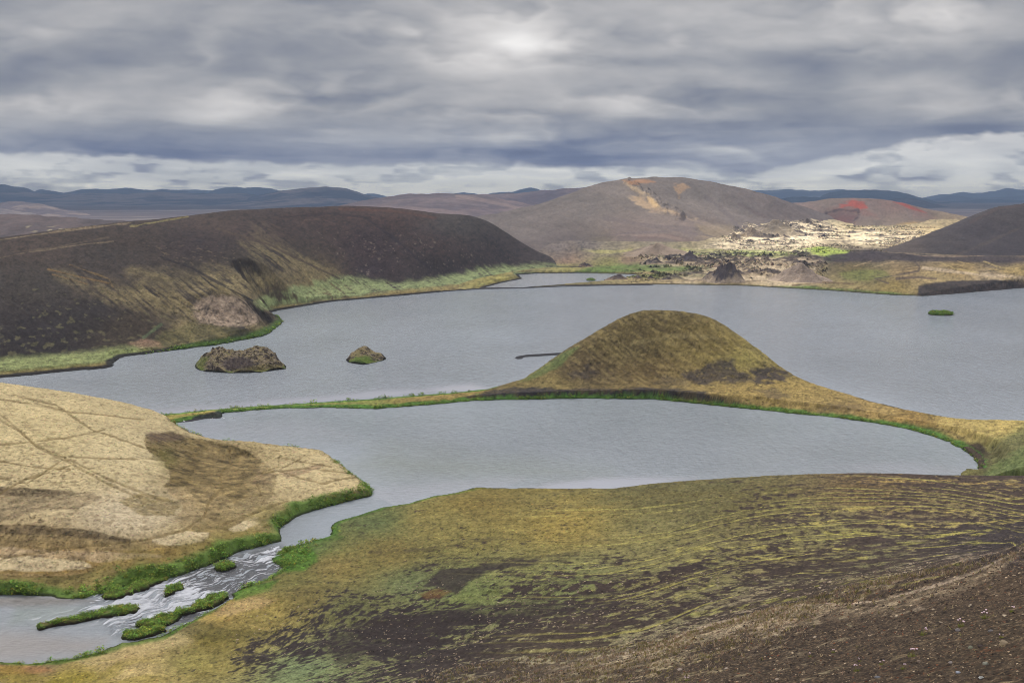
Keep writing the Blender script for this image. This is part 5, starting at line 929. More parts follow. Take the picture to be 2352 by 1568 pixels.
# ------------------------------------------------------------------ things
def spot(px, py, s=None):             # the point of the hillside sighted at (px, py)
    s = s or SL
    k = (s.px - px) ** 2 + (s.py - py) ** 2 + np.where(s.y > 8, 0, 1e9)
    i = np.unravel_index(np.argmin(k), k.shape)
    return float(s.x[i]), float(s.y[i]), float(s.z[i])
def leaf_mesh(name, P_, size, n, mat, seed, tall=1.0, tint=None):
    """crowd of small leaves round every point of P_; size = plant radius in metres (array)"""
    r = np.random.RandomState(seed); P_ = np.asarray(P_, float); m = len(P_)
    size = np.broadcast_to(size, (m,))
    i = np.repeat(np.arange(m), n); k = len(i)
    u = r.uniform(0, 2 * np.pi, k); h = r.uniform(0, 1, k); rad = np.sqrt(r.uniform(0, 1, k)) * np.sqrt(1 - .75 * h * h)
    c = P_[i] + np.stack([np.cos(u) * rad * size[i], np.sin(u) * rad * size[i], h * size[i] * tall - .04], -1)
    L_ = size[i] * r.uniform(.22, .5, k)
    a = r.uniform(0, 2 * np.pi, k); e = r.uniform(-.5, 1.1, k)
    d = np.stack([np.cos(a) * np.cos(e), np.sin(a) * np.cos(e), np.sin(e)], -1)
    b = np.stack([-np.sin(a), np.cos(a), r.uniform(-.4, .4, k)], -1) * .42
    V = np.stack([c - d * .5 * L_[:, None], c + b * L_[:, None] * .9, c + d * .6 * L_[:, None], c - b * L_[:, None] * .9], 1).reshape(-1, 3)
    Fc = np.arange(len(V)).reshape(-1, 4)
    base = lin((84, 122, 46)) if tint is None else (lin(tint) if np.ndim(tint) == 1 else np.asarray(tint)[i])
    pv = r.uniform(.6, 1.35, (m, 1)) * np.stack([r.uniform(.85, 1.3, m), np.ones(m), r.uniform(.8, 1.2, m)], -1); br = r.uniform(0, 1, m) < .12; pv[br] *= (1.7, 1.05, 1.3)
    col = base * pv[i] * r.uniform(.4, 1.6, (k, 1)) * np.stack([r.uniform(.75, 1.35, k), np.ones(k), r.uniform(.7, 1.2, k)], -1)
    return mesh_np(name, V, Fc, mat, False, {'Col': ('FLOAT_COLOR', np.repeat(col, 4, 0))})
def col_mat(name, rough=.8):
    m, N, L, B = new_mat(name)
    at = N.new('ShaderNodeAttribute'); at.attribute_name = 'Col'; tc = N.new('ShaderNodeTexCoord')
    n1 = N.new('ShaderNodeTexNoise'); n1.inputs['Scale'].default_value = 12; L.new(tc.outputs['Object'], n1.inputs['Vector'])
    mr = N.new('ShaderNodeMapRange'); mr.inputs[3].default_value = .7; mr.inputs[4].default_value = 1.3; L.new(n1.outputs['Fac'], mr.inputs[0])
    mx = N.new('ShaderNodeVectorMath'); mx.operation = 'SCALE'; L.new(at.outputs['Color'], mx.inputs[0]); L.new(mr.outputs[0], mx.inputs['Scale'])
    L.new(mx.outputs[0], B.inputs['Base Color']); B.inputs['Roughness'].default_value = rough; B.inputs['Specular IOR Level'].default_value = .2
    return m
LEAF = col_mat('leaf'); ROCKM = ground_mat('lava_rock', 1.2, .35, 1.0, .4)
def along(line, n, seed, spread=.6, side=None):  # n random points along a shoreline, pushed ashore
    r = np.random.RandomState(seed); L_ = np.array([p[:2] for p in line], float)
    sl = np.hypot(*(L_[1:] - L_[:-1]).T); cs = np.concatenate([[0], np.cumsum(sl)])
    t = r.uniform(0, cs[-1], n); i = np.clip(np.searchsorted(cs, t) - 1, 0, len(sl) - 1)
    f = ((t - cs[i]) / sl[i])[:, None]; p = L_[i] * (1 - f) + L_[i + 1] * f
    return p + r.normal(0, spread, (n, 2))
def ground_z(s, p):
    a = p[:, 0] / (p[:, 1] + s.off)
    ci = np.clip(np.searchsorted(s.a, a), 0, len(s.a) - 1); ri = np.clip(np.searchsorted(s.yy, p[:, 1] + s.off), 0, len(s.yy) - 1)
    return s.z[ri, ci]
def shore_plants(name, label, s, line, n, seed, spread, smin, smax, tint=(104, 138, 53), leaves=26, tall=1.1):
    p = along(line, n, seed, spread); z = ground_z(s, p)
    k = (z > .03) & (z < 6); p = p[k]; z = z[k]
    # thin the growth into clumps
    cl = fbm(p[:, 0] / 3.2, p[:, 1] / 3.2, 3, 1100); k = cl > -.22; p = p[k]; z = z[k]
    r = np.random.RandomState(seed + 1)
    o = leaf_mesh(name, np.column_stack([p, z]), (smin + (smax - smin) * r.uniform(0, 1, len(p)) ** 2) * (.75 + 1.1 * np.clip(cl[k] + .15, 0, 1)), leaves, LEAF, seed, tall, tint)
    link(o, label, kind='stuff')
def rs(a, b, c): return ZL(a[b:c])
shore_plants('shore_plants', 'bright green leafy plants along the moss flat bank of the river', MF, ZL(moss_shore[1:26]), 3800, 1, 1.1, .2, .62)
shore_plants('shore_plants', 'green plants fringing the point of the moss flat', MF, ZL(moss_shore[24:38]), 380, 2, .5, .25, .65)
shore_plants('shore_plants', 'green plants on the hillside bank of the river', SL, ZL([(757, 1214), (764, 1232), (700, 1250), (622, 1278), (625, 1290), (660, 1308), (600, 1337), (534, 1364), (534, 1380), (440, 1425), (372, 1462)]), 900, 3, .8, .2, .5)
shore_plants('shore_plants', 'green plants at the foot of the hillside by the lower pool', SL, ZL([(0, 1522), (60, 1524), (150, 1516), (230, 1498)]), 240, 4, .5, .25, .55)
shore_plants('shore_plants', 'green plants along the spit and the dark bluff of the headland', CP, ZL(cape_front[3:]), 2300, 5, .45, .2, .5)
shore_plants('shore_plants', 'green plants on the lake side of the narrow spit', CP, ZL(spit_back[:7]), 520, 6, .5, .3, .75)
shore_plants('shore_plants', 'green growth along the shore below the pale knoll', RG, ZL(west_shore[5:14]), 700, 7, .8, .3, .8, tall=.8)
shore_plants('shore_plants', 'green growth on the near bend of the hillside', SL, ZL([(645, 1262), (622, 1280), (625, 1292), (662, 1310), (700, 1290), (690, 1268)]), 420, 8, 1.5, .2, .45)

def islet(name, label, cat, outline, ctrl, k, colf, mat, group=None, res=.18, jag=.55, rough=0.0, foliage=0, fs=(.2, .5), seed=0, tint=(104, 138, 53), parts=True, cliff=None):
    pl = ZL(outline); xs = [p[0] for p in pl]; ys = [p[1] for p in pl]
    X_, Y_ = np.meshgrid(np.arange(min(xs) - .8, max(xs) + .8, res), np.arange(min(ys) - .8, max(ys) + .8, res))
    d = sdist(X_, Y_, pl) + jag * fbm(X_ / 1.4, Y_ / 1.4, 3, 1200 + seed)
    cx, cy = np.mean(xs), np.mean(ys)
    if ctrl:
        c = np.array(ctrl); c = np.vstack([c, [(p[0], p[1], .1) for p in pl]])
        f = rbf((c[:, :2] - (cx, cy)) / 10, c[:, 2], 1e-4); zz = f((X_ - cx) / 10, (Y_ - cy) / 10)
    else: zz = .55 + .25 * fbm(X_ / 2.2, Y_ / 2.2, 3, 1210 + seed)
    if rough: zz = zz + rough * (ridged(X_ / 3.2, Y_ / 3.2, 4, 1220 + seed) - .3) * sst(.3, 2, d)
    z = np.where(d > 0, np.minimum(np.maximum(zz, .1), k * d + .02), -.4)
    s = Land.__new__(Land); s.x, s.y, s.z, s.dd = X_, Y_, z, d; s.look()
    s.gz = np.hypot(*np.gradient(z, res)); s.col = np.ones(z.shape + (3,)) * lin((96, 92, 52)); colf(s)
    t = bpy.data.objects.new(name, None); t.location = (cx, cy, 0); link(t, label, cat, group)
    o = grid_mesh('ground' if foliage else 'rock', X_ - cx, Y_ - cy, z, mat, z > -.3, {'Col': ('FLOAT_COLOR', s.col)})
    link(o, parent=t)
    if foliage:
        r = np.random.RandomState(seed + 5); ok = np.argwhere((d > .1) & (fbm(X_ / 1.3, Y_ / 1.3, 3, 1250 + seed) > -.28))
        pk = ok[r.randint(0, len(ok), foliage)]
        q = np.stack([X_[pk[:, 0], pk[:, 1]] - cx, Y_[pk[:, 0], pk[:, 1]] - cy, z[pk[:, 0], pk[:, 1]]], -1) + r.uniform(-.1, .1, (foliage, 3)) * (1, 1, 0)
        o = leaf_mesh('foliage', q, fs[0] + (fs[1] - fs[0]) * r.uniform(0, 1, foliage) ** 1.6 * 1.35, 26, LEAF, seed + 9, 1.0, tint); link(o, parent=t)
    return t
GRN = ground_mat('islet_turf', 4, .3, .9, .1)
def green(s):
    n = fbm(s.x / 1.2, s.y / 1.2, 4, 1230)
    s.put(sst(-.3, .4, n), (84, 116, 46)); s.put(sst(.25, .6, n) * .6, (130, 104, 66)); s.put(sst(.35, .1, s.dd), (40, 34, 28))
ISL = [('long grassy islet trailing into the lower pool, nearest the left edge', [(82, 1441), (88, 1434), (115, 1433), (140, 1430), (165, 1422), (200, 1411), (240, 1404), (290, 1397), (312, 1394), (319, 1400), (310, 1408), (290, 1414), (240, 1420), (200, 1427), (160, 1435), (120, 1442), (90, 1447)], 420),
       ('large green islet beside the far bank, left of the white rapids', [(232, 1372), (250, 1363), (285, 1357), (300, 1342), (330, 1329), (350, 1322), (375, 1320), (385, 1326), (384, 1335), (360, 1342), (345, 1352), (320, 1361), (280, 1376), (240, 1377)], 380),
       ('tiny green islet wedged beside the large one at the far bank', [(247, 1357), (262, 1350), (278, 1352), (277, 1359), (262, 1364), (249, 1363)], 70),
       ('round bushy islet alone in the dark upper river', [(491, 1305), (500, 1297), (520, 1295), (540, 1297), (546, 1303), (536, 1308), (515, 1312), (498, 1311)], 170),
       ('oval bushy islet at the head of the white rapids', [(373, 1365), (378, 1356), (395, 1350), (415, 1346), (427, 1351), (422, 1358), (400, 1365), (382, 1371)], 170),
       ('long green islet between the rapids and the hillside bank', [(315, 1438), (320, 1430), (350, 1424), (400, 1412), (440, 1396), (470, 1378), (500, 1367), (520, 1366), (523, 1376), (500, 1390), (460, 1404), (420, 1414), (414, 1427), (390, 1437), (350, 1446), (325, 1442)], 520),
       ('low green islet below the long one at the hillside foot', [(276, 1465), (285, 1455), (320, 1451), (350, 1449), (372, 1444), (380, 1450), (355, 1460), (330, 1467), (310, 1472), (282, 1469)], 240)]
for i, (lb, ol, nf) in enumerate(ISL):
    islet('islet', lb, 'islet', ol, None, 2.2, green, GRN, 'green islets in the rapids', foliage=nf, seed=20 + i, fs=(.16, .42))
islet('islet', 'flat bright green islet in the lake near the right edge', 'islet', [(2131, 721), (2140, 724), (2160, 725), (2185, 725), (2190, 722), (2175, 718), (2140, 718)], None, 1.2, green, GRN, res=.5, foliage=420, seed=40, fs=(.5, 1.1))
islet('islet', 'tiny green islet in the small lagoon on the far shore', 'islet', [(1346, 643), (1352, 645), (1366, 645), (1368, 643), (1356, 641)], None, 1.2, green, GRN, res=.4, foliage=90, seed=41, fs=(.4, .9))
def rocky(s):
    n = fbm(s.x / 1.6, s.y / 1.6, 4, 1240, .65); n2 = fbm(s.x / .7, s.z / .6 + s.y / .9, 3, 1244)
    s.col = np.ones(s.z.shape + (3,)) * lin((134, 120, 90))
    s.put(sst(1.2, .4, s.z) , (90, 100, 48))
    st = sst(.75, 1.2, s.gz)
    s.put(st * .9, (90, 80, 70)); s.put(st * sst(.0, .35, n2) * .75, (164, 150, 128)); s.put(st * sst(.05, .4, -n2) * .8, (44, 38, 38))
    s.put(sst(.0, .3, n) * (1 - st) * .45, (96, 98, 50))
    s.put(s.area([(505, 836), (530, 818), (570, 822), (590, 838), (560, 850), (520, 850)], 5, 3, 1) * .8, (84, 74, 72))
    s.put(s.area([(535, 850), (590, 838), (650, 835), (640, 850), (560, 857)], 5, 3, 1) * .5, (104, 96, 52)); s.put(s.area([(445, 850), (450, 822), (480, 818), (470, 840), (460, 852)], 4, 3, 1) * .7, (96, 106, 46))
    s.put(s.area([(800, 832), (815, 820), (850, 816), (855, 828), (835, 838)], 4, 3, 1) * .8, (88, 112, 40))
    s.put(sst(.5, .15, s.dd), (36, 34, 26))
islet('rocky_islet', 'large craggy islet with a tan saddle back and green foot in the lake', 'rock islet', [(448, 841), (451, 848), (470, 853), (530, 857), (600, 855), (655, 847), (656, 840), (640, 834), (600, 828), (540, 826), (480, 828), (452, 833)],
      [Y(470, 818, 350), Y(497, 801, 353), Y(515, 804, 354), Y(545, 811, 354), Y(570, 806, 354), Y(592, 799, 354), Y(618, 798, 352), Y(624, 815, 350), Y(638, 826, 348), Z(520, 845, 2.2), Y(530, 822, 345.5), Y(560, 818, 346), Z(600, 842, 2.2), Y(610, 815, 347), Z(480, 840, 2.), Z(555, 845, 1.8), Y(590, 822, 345), Z(635, 842, 1.6), X(540, 357, 4), X(600, 357, 4.5), X(500, 358, 4)],
      2.6, rocky, ROCKM, res=.14, jag=.7, rough=1.8, seed=50)
islet('rocky_islet', 'smaller green islet with a rock tip right of the craggy one', 'rock islet', [(795, 828), (803, 833), (835, 838), (850, 835), (880, 828), (887, 823), (870, 818), (830, 816), (800, 821)],
      [Y(802, 816, 362), Y(825, 804, 364), Y(838, 797, 365), Y(850, 804, 365), Y(870, 811, 365), Y(882, 818, 363), Z(830, 828, 1.5), Z(860, 826, 1.6), Z(810, 826, 1.0), Y(835, 812, 361)], 2.2, rocky, ROCKM, res=.14, jag=.5, rough=1.0, seed=60)

# crags and tuff mounds of the lava field
def crag(px0, px1, pyb, pyt, pxk, zb, label, dark=.6, seed=0, name='rock_outcrop', cat='rock outcrop', pale=(178, 160, 138), dk=(84, 76, 78), depth=.7, sharp=1.0, grp='lava crags on the far shore'):
    bx, by, _ = Z((px0 + px1) / 2, pyb, zb); dep = by
    w_ = (px1 - px0) / 2 / F * by; kx = (pxk - (px0 + px1) / 2) / F * by
    yy = by + w_ * depth; hgt = Y(pxk, pyt, yy)[2] - zb + .3
    n = 90; u = np.linspace(-1.25, 1.25, n); U, V_ = np.meshgrid(u, u)
    x = U * w_; y = V_ * w_ * depth
    rr = np.sqrt(((x - kx * sst(1.1, 0, np.abs(U))) / w_) ** 2 + V_ ** 2)
    ra = np.hypot(U, V_) + 1e-6
    rr = rr * (1 + .40 * vn(U / ra * 1.3 + 9 + seed, V_ / ra * 1.3 + 5, seed))
    rib = vn(U / ra * 4 + rr * 2 + 20, V_ / ra * 4 + seed, seed + 7)
    base = np.clip(1 - rr * (1 + .10 * rib), 0, 1) ** (.95 / sharp)
    rg = ridged((x + seed) / w_ * 2.2, (y - seed) / w_ * 2.2 / depth, 5, 1300 + seed)
    z = hgt * base * (1 + .42 * dark * (rg - .35) * sst(1, .5, rr)) + .12 * hgt * (.35 + dark) * (rg - .3) * sst(1.05, .8, rr)
    z = np.where(rr < 1.08, z, -1.0) - .15
    z *= hgt / max(z.max(), .1)
    gz = np.hypot(*np.gradient(z, u[1] - u[0])) / w_
    nn = fbm(x / w_ * 4, y / w_ * 4, 4, 1310 + seed)
    m = np.clip(dark * sst(.05, .5, z / hgt + .5 * nn + .25 * (rg - .3)) + .35 * dark * sst(.2, .5, nn), 0, 1)[..., None]
    col = lin(pale) * (1 - m) + lin(dk) * m
    col = col * (.86 * (1 + .5 * nn + .22 * rib))[..., None]
    o = grid_mesh(name, x, y, z, ROCKM, z > -.9, {'Col': ('FLOAT_COLOR', col)})
    o.location = (bx, by + w_ * depth, zb - .25); link(o, label, cat, grp)
crag(1428, 1604, 592, 558, 1522, 2.5, 'broad pale tuff cone with a black sand foot behind the crags', .30, 1, 'tuff_cone', 'tuff cone', (180, 160, 138), (100, 88, 84), sharp=.9, grp=None)
crag(1470, 1548, 608, 590, 1508, 2.2, 'low dark lava crag left of the tall double crag', 1.0, 2)
crag(1532, 1650, 610, 575, 1592, 2.2, 'tall dark peaked crag in front of the pale tuff cone', .95, 3)
crag(1624, 1718, 648, 600, 1673, 1.6, 'steep dark pyramid crag nearest the lake', .9, 4)
crag(1788, 1912, 648, 603, 1846, 1.8, 'pale tuff mound with dark ribs left of the green hollow', .35, 5, 'tuff_cone', 'tuff cone', (186, 166, 146), (92, 82, 80), sharp=.9, grp=None)
crag(1396, 1446, 642, 629, 1424, 1.0, 'brown crag at the right end of the small lagoon', .8, 6, pale=(150, 130, 108))
crag(1452, 1482, 641, 631, 1466, 1.0, 'small brown rock just right of the lagoon crag', .7, 7, pale=(160, 140, 114))
crag(1486, 1504, 641, 632, 1495, 1.0, 'smallest dark rock in the row beside the lagoon', 1., 8)
crag(1520, 1562, 645, 635, 1538, 1.2, 'low dark rock midway between the lagoon and the pyramid crag', .9, 9)
crag(1328, 1366, 612, 602, 1345, 2.2, 'lone brown rock on the meadow above the lagoon', .9, 10, pale=(150, 130, 112))
crag(1668, 1720, 590, 578, 1694, 3, 'flat topped dark rock on the near edge of the bright green strip', .95, 11)
crag(1620, 1668, 590, 580, 1642, 3, 'low dark rock left of the flat topped one', .95, 12)
crag(1715, 1790, 602, 586, 1742, 2.8, 'long broken lava wall below the bright green strip', .9, 13)
crag(1786, 1806, 586, 577, 1796, 3, 'single small black stack on the green strip', 1., 14)
crag(1806, 1890, 604, 579, 1838, 3, 'wide grey lava ridge left of the dark terrace', .65, 15, pale=(158, 142, 124))
crag(1740, 1850, 540, 504, 1790, 12, 'highest pale crag of the sunlit lava field', .55, 16, pale=(204, 186, 156), dk=(96, 88, 90))
crag(1694, 1762, 545, 521, 1731, 10, 'pointed pale crag at the foot of the cinder cone', .6, 17, pale=(200, 180, 150))
crag(1842, 1876, 520, 501, 1857, 16, 'grey arched rock in the notch between cone and crater hill', .8, 18)
crag(1676, 1706, 552, 534, 1688, 8, 'leftmost pale crag on the sunlit lava field', .6, 19, pale=(196, 178, 150))
crag(1842, 1866, 549, 536, 1853, 7, 'dark blue grey block in the middle of the sunlit field', 1., 20)
crag(1880, 1910, 551, 537, 1895, 7, 'dark block right of the middle of the sunlit field', 1., 21)
crag(1940, 1964, 553, 541, 1953, 6, 'upright dark stack on the right of the sunlit field', 1., 22)
crag(1905, 1935, 556, 546, 1920, 6, 'low dark slab between the two dark stacks', 1., 23)
crag(1795, 1832, 575, 564, 1813, 4, 'dark rock at the front of the sunlit field', 1., 24)
crag(1690, 1720, 568, 559, 1704, 5, 'small dark rock at the left front of the sunlit field', .9, 25)
crag(2068, 2118, 579, 569, 2092, 5, 'dark slab among pale scree near the dark hill', .8, 26)
crag(1972, 2010, 558, 549, 1992, 6, 'low broken rock at the right end of the sunlit field', 1., 27)
print('crags', time.time() - T0)

# black sand bars
def sandbar(label, outline, zmax):
    pl = ZL(outline); xs = [p[0] for p in pl]; ys = [p[1] for p in pl]
    X_, Y_ = np.meshgrid(np.arange(min(xs) - 1, max(xs) + 1, .2), np.arange(min(ys) - 1, max(ys) + 1, .2))
    d = sdist(X_, Y_, pl) + .25 * fbm(X_ / 2, Y_ / 2, 3, 1400)
    z = np.where(d > 0, np.minimum(d * .12, zmax) + .02, -.3)
    link(grid_mesh('sandbar', X_, Y_, z, ground_mat('black_sand', 6, .2, .5, .03), z > -.2, {'Col': ('FLOAT_COLOR', np.ones(z.shape + (3,)) * lin((52, 50, 52)))}), label, kind='structure')
sandbar('thin black sand bar behind the headland hill', [(1182, 822), (1188, 818), (1210, 814), (1250, 812), (1310, 808), (1330, 806), (1330, 812), (1290, 815), (1240, 818), (1205, 820), (1200, 824), (1188, 825)], .3)
sandbar('black sand bar closing the corner of the near lagoon', [(440, 968), (470, 962), (500, 961), (509, 960), (508, 952), (514, 944), (505, 944), (500, 955), (470, 959), (445, 960), (410, 970)], .25)
sandbar('black sand strip across the mouth of the small lagoon', [(1020, 667), (1060, 663), (1110, 660), (1200, 660.5), (1290, 656.5), (1400, 654), (1500, 653), (1500, 655), (1400, 656), (1290, 658.5), (1200, 662.5), (1110, 664), (1060, 667)], .3)

# water birds
def bird(px, py, rz, label):
    x, y, _ = Z(px, py, 0)
    st = [(-.34, .10, .015, .03), (-.27, .11, .05, .035), (-.12, .10, .10, .075), (.04, .09, .11, .085), (.15, .11, .075, .07), (.20, .17, .04, .05), (.225, .24, .036, .045), (.26, .27, .036, .036), (.31, .265, .012, .014), (.36, .255, .004, .004)]
    n = 12; V = []; 
    for (sx, sz, rx_, rz_) in st:
        for k in range(n):
            t = 2 * math.pi * k / n; V.append((sx, math.cos(t) * rx_, sz + math.sin(t) * rz_))
    Fc = [(i * n + k, i * n + (k + 1) % n, (i + 1) * n + (k + 1) % n, (i + 1) * n + k) for i in range(len(st) - 1) for k in range(n)]
    V = np.array(V); col = np.ones((len(V), 3)) * lin((235, 235, 232)); col[V[:, 0] > .29] = lin((190, 140, 50)); 
    col[(V[:, 2] > .13) & (V[:, 0] < .1)] = lin((205, 208, 212))
    o = mesh_np('bird', V, np.array(Fc), FEATH, True, {'Col': ('FLOAT_COLOR', col)})
    o.location = (x, y, -.02); o.rotation_euler = (0, 0, rz); o.scale = (1.25,) * 3
    link(o, label, 'bird', 'white birds at the lagoon sand bar')
FEATH = col_mat('feather', .6)
for i, (px, py, rz, lb) in enumerate([(537, 960, .3, 'white bird swimming alone, farthest right of the sand bar'), (514, 961, 2.8, 'white bird on the water just off the tip of the sand bar'), (486, 962.5, .1, 'white bird in the water below the middle of the sand bar'), (478, 958, 3., 'white bird at the inner pool edge of the sand bar, right of another'),
                                      (465, 959, .4, 'white bird at the left end of the inner pool'), (423, 968, 2.5, 'white bird by itself near the mossy end of the spit')]):
    bird(px, py, rz, lb)

# ---- stones, thrift and litter on the nearest slope
def stone(px, py, wpx, label, c, flat=.55, seed=0, group='loose stones on the near slope'):
    x, y, z = spot(px, py); r_ = wpx / 2 / F * y * 1.1
    import bmesh
    bm = bmesh.new(); bmesh.ops.create_icosphere(bm, subdivisions=3, radius=1)
    rr = random.Random(seed); pl = []
    for _ in range(9):
        v = Vector((rr.uniform(-1, 1), rr.uniform(-1, 1), rr.uniform(-.5, 1))).normalized(); pl.append((v, rr.uniform(.55, .85)))
    for v in bm.verts:
        for n_, d_ in pl:
            q = v.co.dot(n_) - d_
            if q > 0: v.co -= n_ * q
        v.co.z *= flat; v.co.y *= .8
        v.co += v.co * .05 * math.sin(v.co.x * 9 + seed) 
    me = bpy.data.meshes.new('stone'); bm.to_mesh(me); bm.free(); me.materials.append(plain_mat('stone', c, .85, 30, .3))
    o = bpy.data.objects.new('stone', me); o.location = (x, y, z + r_ * flat * .35); o.scale = (r_,) * 3
    o.rotation_euler = (rr.uniform(-.2, .2) - .25, rr.uniform(-.25, .25), rr.uniform(0, 6)); link(o, label, 'stone', group)
ST = [(2200, 1448, 14, 'wedge shaped grey stone below a small thrift clump', (120, 114, 114), .7), (2275, 1449, 15, 'low blue grey stone right of the wedge shaped one', (112, 108, 106), .45), (2304, 1478, 26, 'largest tan block with a dark hollow under it', (132, 118, 96), .5),
      (2264, 1526, 14, 'upright pointed grey green stone near the lower right corner', (124, 124, 112), .95), (2203, 1543, 17, 'smooth blue grey stone near the bottom edge', (136, 140, 148), .5), (2254, 1557, 12, 'palest rounded stone at the bottom right', (168, 170, 166), .6),
      (2184, 1522, 13, 'flat grey chip left of the pointed stone', (126, 118, 114), .35), (2111, 1520, 13, 'dull brown stone left of the flat grey chip', (118, 104, 92), .5), (2252, 1484, 16, 'dark flat stone above the pointed one', (72, 62, 60), .4), (2308, 1414, 15, 'thin pale slab high on the right of the near slope', (170, 156, 132), .2),
      (2162, 1430, 13, 'thin tan slab left of the wedge shaped stone', (146, 132, 112), .3), (2229, 1488, 16, 'mossy grey stone beside the dark flat one', (104, 104, 88), .5), (1562, 1538, 16, 'tilted pale flake at the bottom middle', (140, 128, 116), .25), (1534, 1555, 10, 'small flake just below the tilted pale one', (138, 126, 112), .25),
      (1668, 1535, 12, 'narrow pale flake right of the tilted one', (142, 130, 116), .22), (1872, 1464, 11, 'small pale chip in the middle of the bare slope', (152, 138, 120), .3), (1648, 1490, 9, 'tiny pale chip among dry stalks', (150, 136, 120), .35), (1534, 1478, 10, 'leaning chip on the stalky crest', (156, 142, 128), .35),
      (1605, 1446, 9, 'topmost chip on the stalky crest', (158, 146, 132), .35), (2144, 1398, 9, 'small pale stone high in the middle of the near slope', (158, 144, 124), .4), (2230, 1390, 8, 'small pale stone near the upper right of the near slope', (158, 146, 128), .4), (2015, 1555, 15, 'bluish stone touching the bottom edge', (118, 120, 126), .6),
      (1785, 1560, 12, 'pale flake at the bottom between two stalk clumps', (146, 132, 116), .3), (1700, 1470, 9, 'small chip above the narrow pale flake', (150, 138, 120), .35), (2060, 1416, 9, 'lone chip left of the thin tan slab', (146, 134, 116), .35)]
for i, (px, py, w_, lb, c, fl) in enumerate(ST): stone(px, py, w_, lb, c, fl, 100 + i)

CUSH = plain_mat('thrift_leaf', (132, 140, 62), .8, 60, .4); STEM = plain_mat('thrift_stem', (150, 140, 92), .8, 60, .2); PETAL = plain_mat('thrift_petal', (226, 200, 208), .7, 80, .15); TAN = plain_mat('dry_petal', (206, 188, 160), .8, 80, .2)
def blades(n, rad, h0, h1, wd, seed, spread=.6):
    r = np.random.RandomState(seed); a = r.uniform(0, 6.28, n); b = np.stack([np.cos(a), np.sin(a)], -1) * (rad * np.sqrt(r.uniform(0, 1, n)))[:, None]
    h = r.uniform(h0, h1, n); tip = b * (1 + spread * r.uniform(.3, 1.4, (n, 1))) + r.normal(0, rad * .2, (n, 2))
    q = r.uniform(0, 6.28, n); w2 = np.stack([np.cos(q), np.sin(q)], -1) * wd
    V = np.concatenate([np.column_stack([b - w2, np.full(n, -.01)]), np.column_stack([b + w2, np.full(n, -.01)]), np.column_stack([tip + w2 * .3, h]), np.column_stack([tip - w2 * .3, h])], 1).reshape(-1, 3)
    return V, np.arange(4 * n).reshape(-1, 4), tip, h
def thrift(px, py, hpx, nh, label, seed, mat=None):
    x, y, z = spot(px, py); s_ = hpx / F * y
    t = bpy.data.objects.new('thrift_plant', None); t.location = (x, y, z); link(t, label, 'wild flower', 'thrift plants on the near slope')
    V, Fc, _, _ = blades(90, s_ * .38, s_ * .12, s_ * .4, s_ * .022, seed); link(mesh_np('leaf_cushion', V, Fc, CUSH, False), parent=t)
    r = random.Random(seed)
    import bmesh
    for i in range(nh):
        a = r.uniform(0, 6.28); ro = s_ * r.uniform(.15, .5); hx, hy, hz = math.cos(a) * ro, math.sin(a) * ro * .6, s_ * r.uniform(.7, 1.05)
        n = 5; pts = []
        for k in range(n):
            f = k / (n - 1); cx, cy, cz = hx * f ** 1.5, hy * f ** 1.5, hz * f; rr_ = s_ * .016
            pts += [(cx + rr_ * math.cos(j * 2.09), cy + rr_ * math.sin(j * 2.09), cz) for j in range(3)]
        Fs = [(k * 3 + j, k * 3 + (j + 1) % 3, k * 3 + 3 + (j + 1) % 3, k * 3 + 3 + j) for k in range(n - 1) for j in range(3)]
        st = link(mesh_np('stem', np.array(pts), np.array(Fs), STEM, True), parent=t)
        bm = bmesh.new(); bmesh.ops.create_icosphere(bm, subdivisions=2, radius=s_ * .105)
        for v in bm.verts: v.co *= 1 + .28 * math.sin(v.co.x * 400 / s_ * .1 + v.index * 2.4); v.co.z *= .75
        me = bpy.data.meshes.new('flower_head'); bm.to_mesh(me); bm.free(); me.materials.append(mat or PETAL)
        o = bpy.data.objects.new('flower_head', me); o.location = (hx, hy, hz); link(o, parent=st)
TH = [(2121, 1458, 20, 4, 'thrift with three white heads on a green cushion, left of the wedge shaped stone'), (2208, 1438, 20, 4, 'thrift standing just above the wedge shaped stone'), (2264, 1420, 20, 4, 'thrift with a round cluster of white heads upper right'), (2325, 1405, 14, 3, 'thrift closest to the right edge of the picture'),
      (2096, 1508, 22, 5, 'thrift with pink heads on the brightest green cushion'), (2300, 1464, 11, 3, 'two pink thrift heads beside the largest tan block'), (2074, 1536, 14, 3, 'small thrift below the pink headed one'), (1967, 1541, 16, 3, 'thrift with pale heads near the bottom edge'),
      (1914, 1498, 10, 3, 'low thrift with two pink dots left of the bottom middle'), (1861, 1508, 10, 3, 'low pale thrift farthest left on the bare slope'), (1975, 1518, 9, 3, 'row of tiny pale thrift heads beside a dry stalk'), (2026, 1526, 14, 3, 'thrift among orange leaves'), (1578, 1563, 12, 5, 'pink thrift cut by the bottom edge')]
for i, (px, py, h_, nh, lb) in enumerate(TH): thrift(px, py, h_, nh, lb, 200 + i)

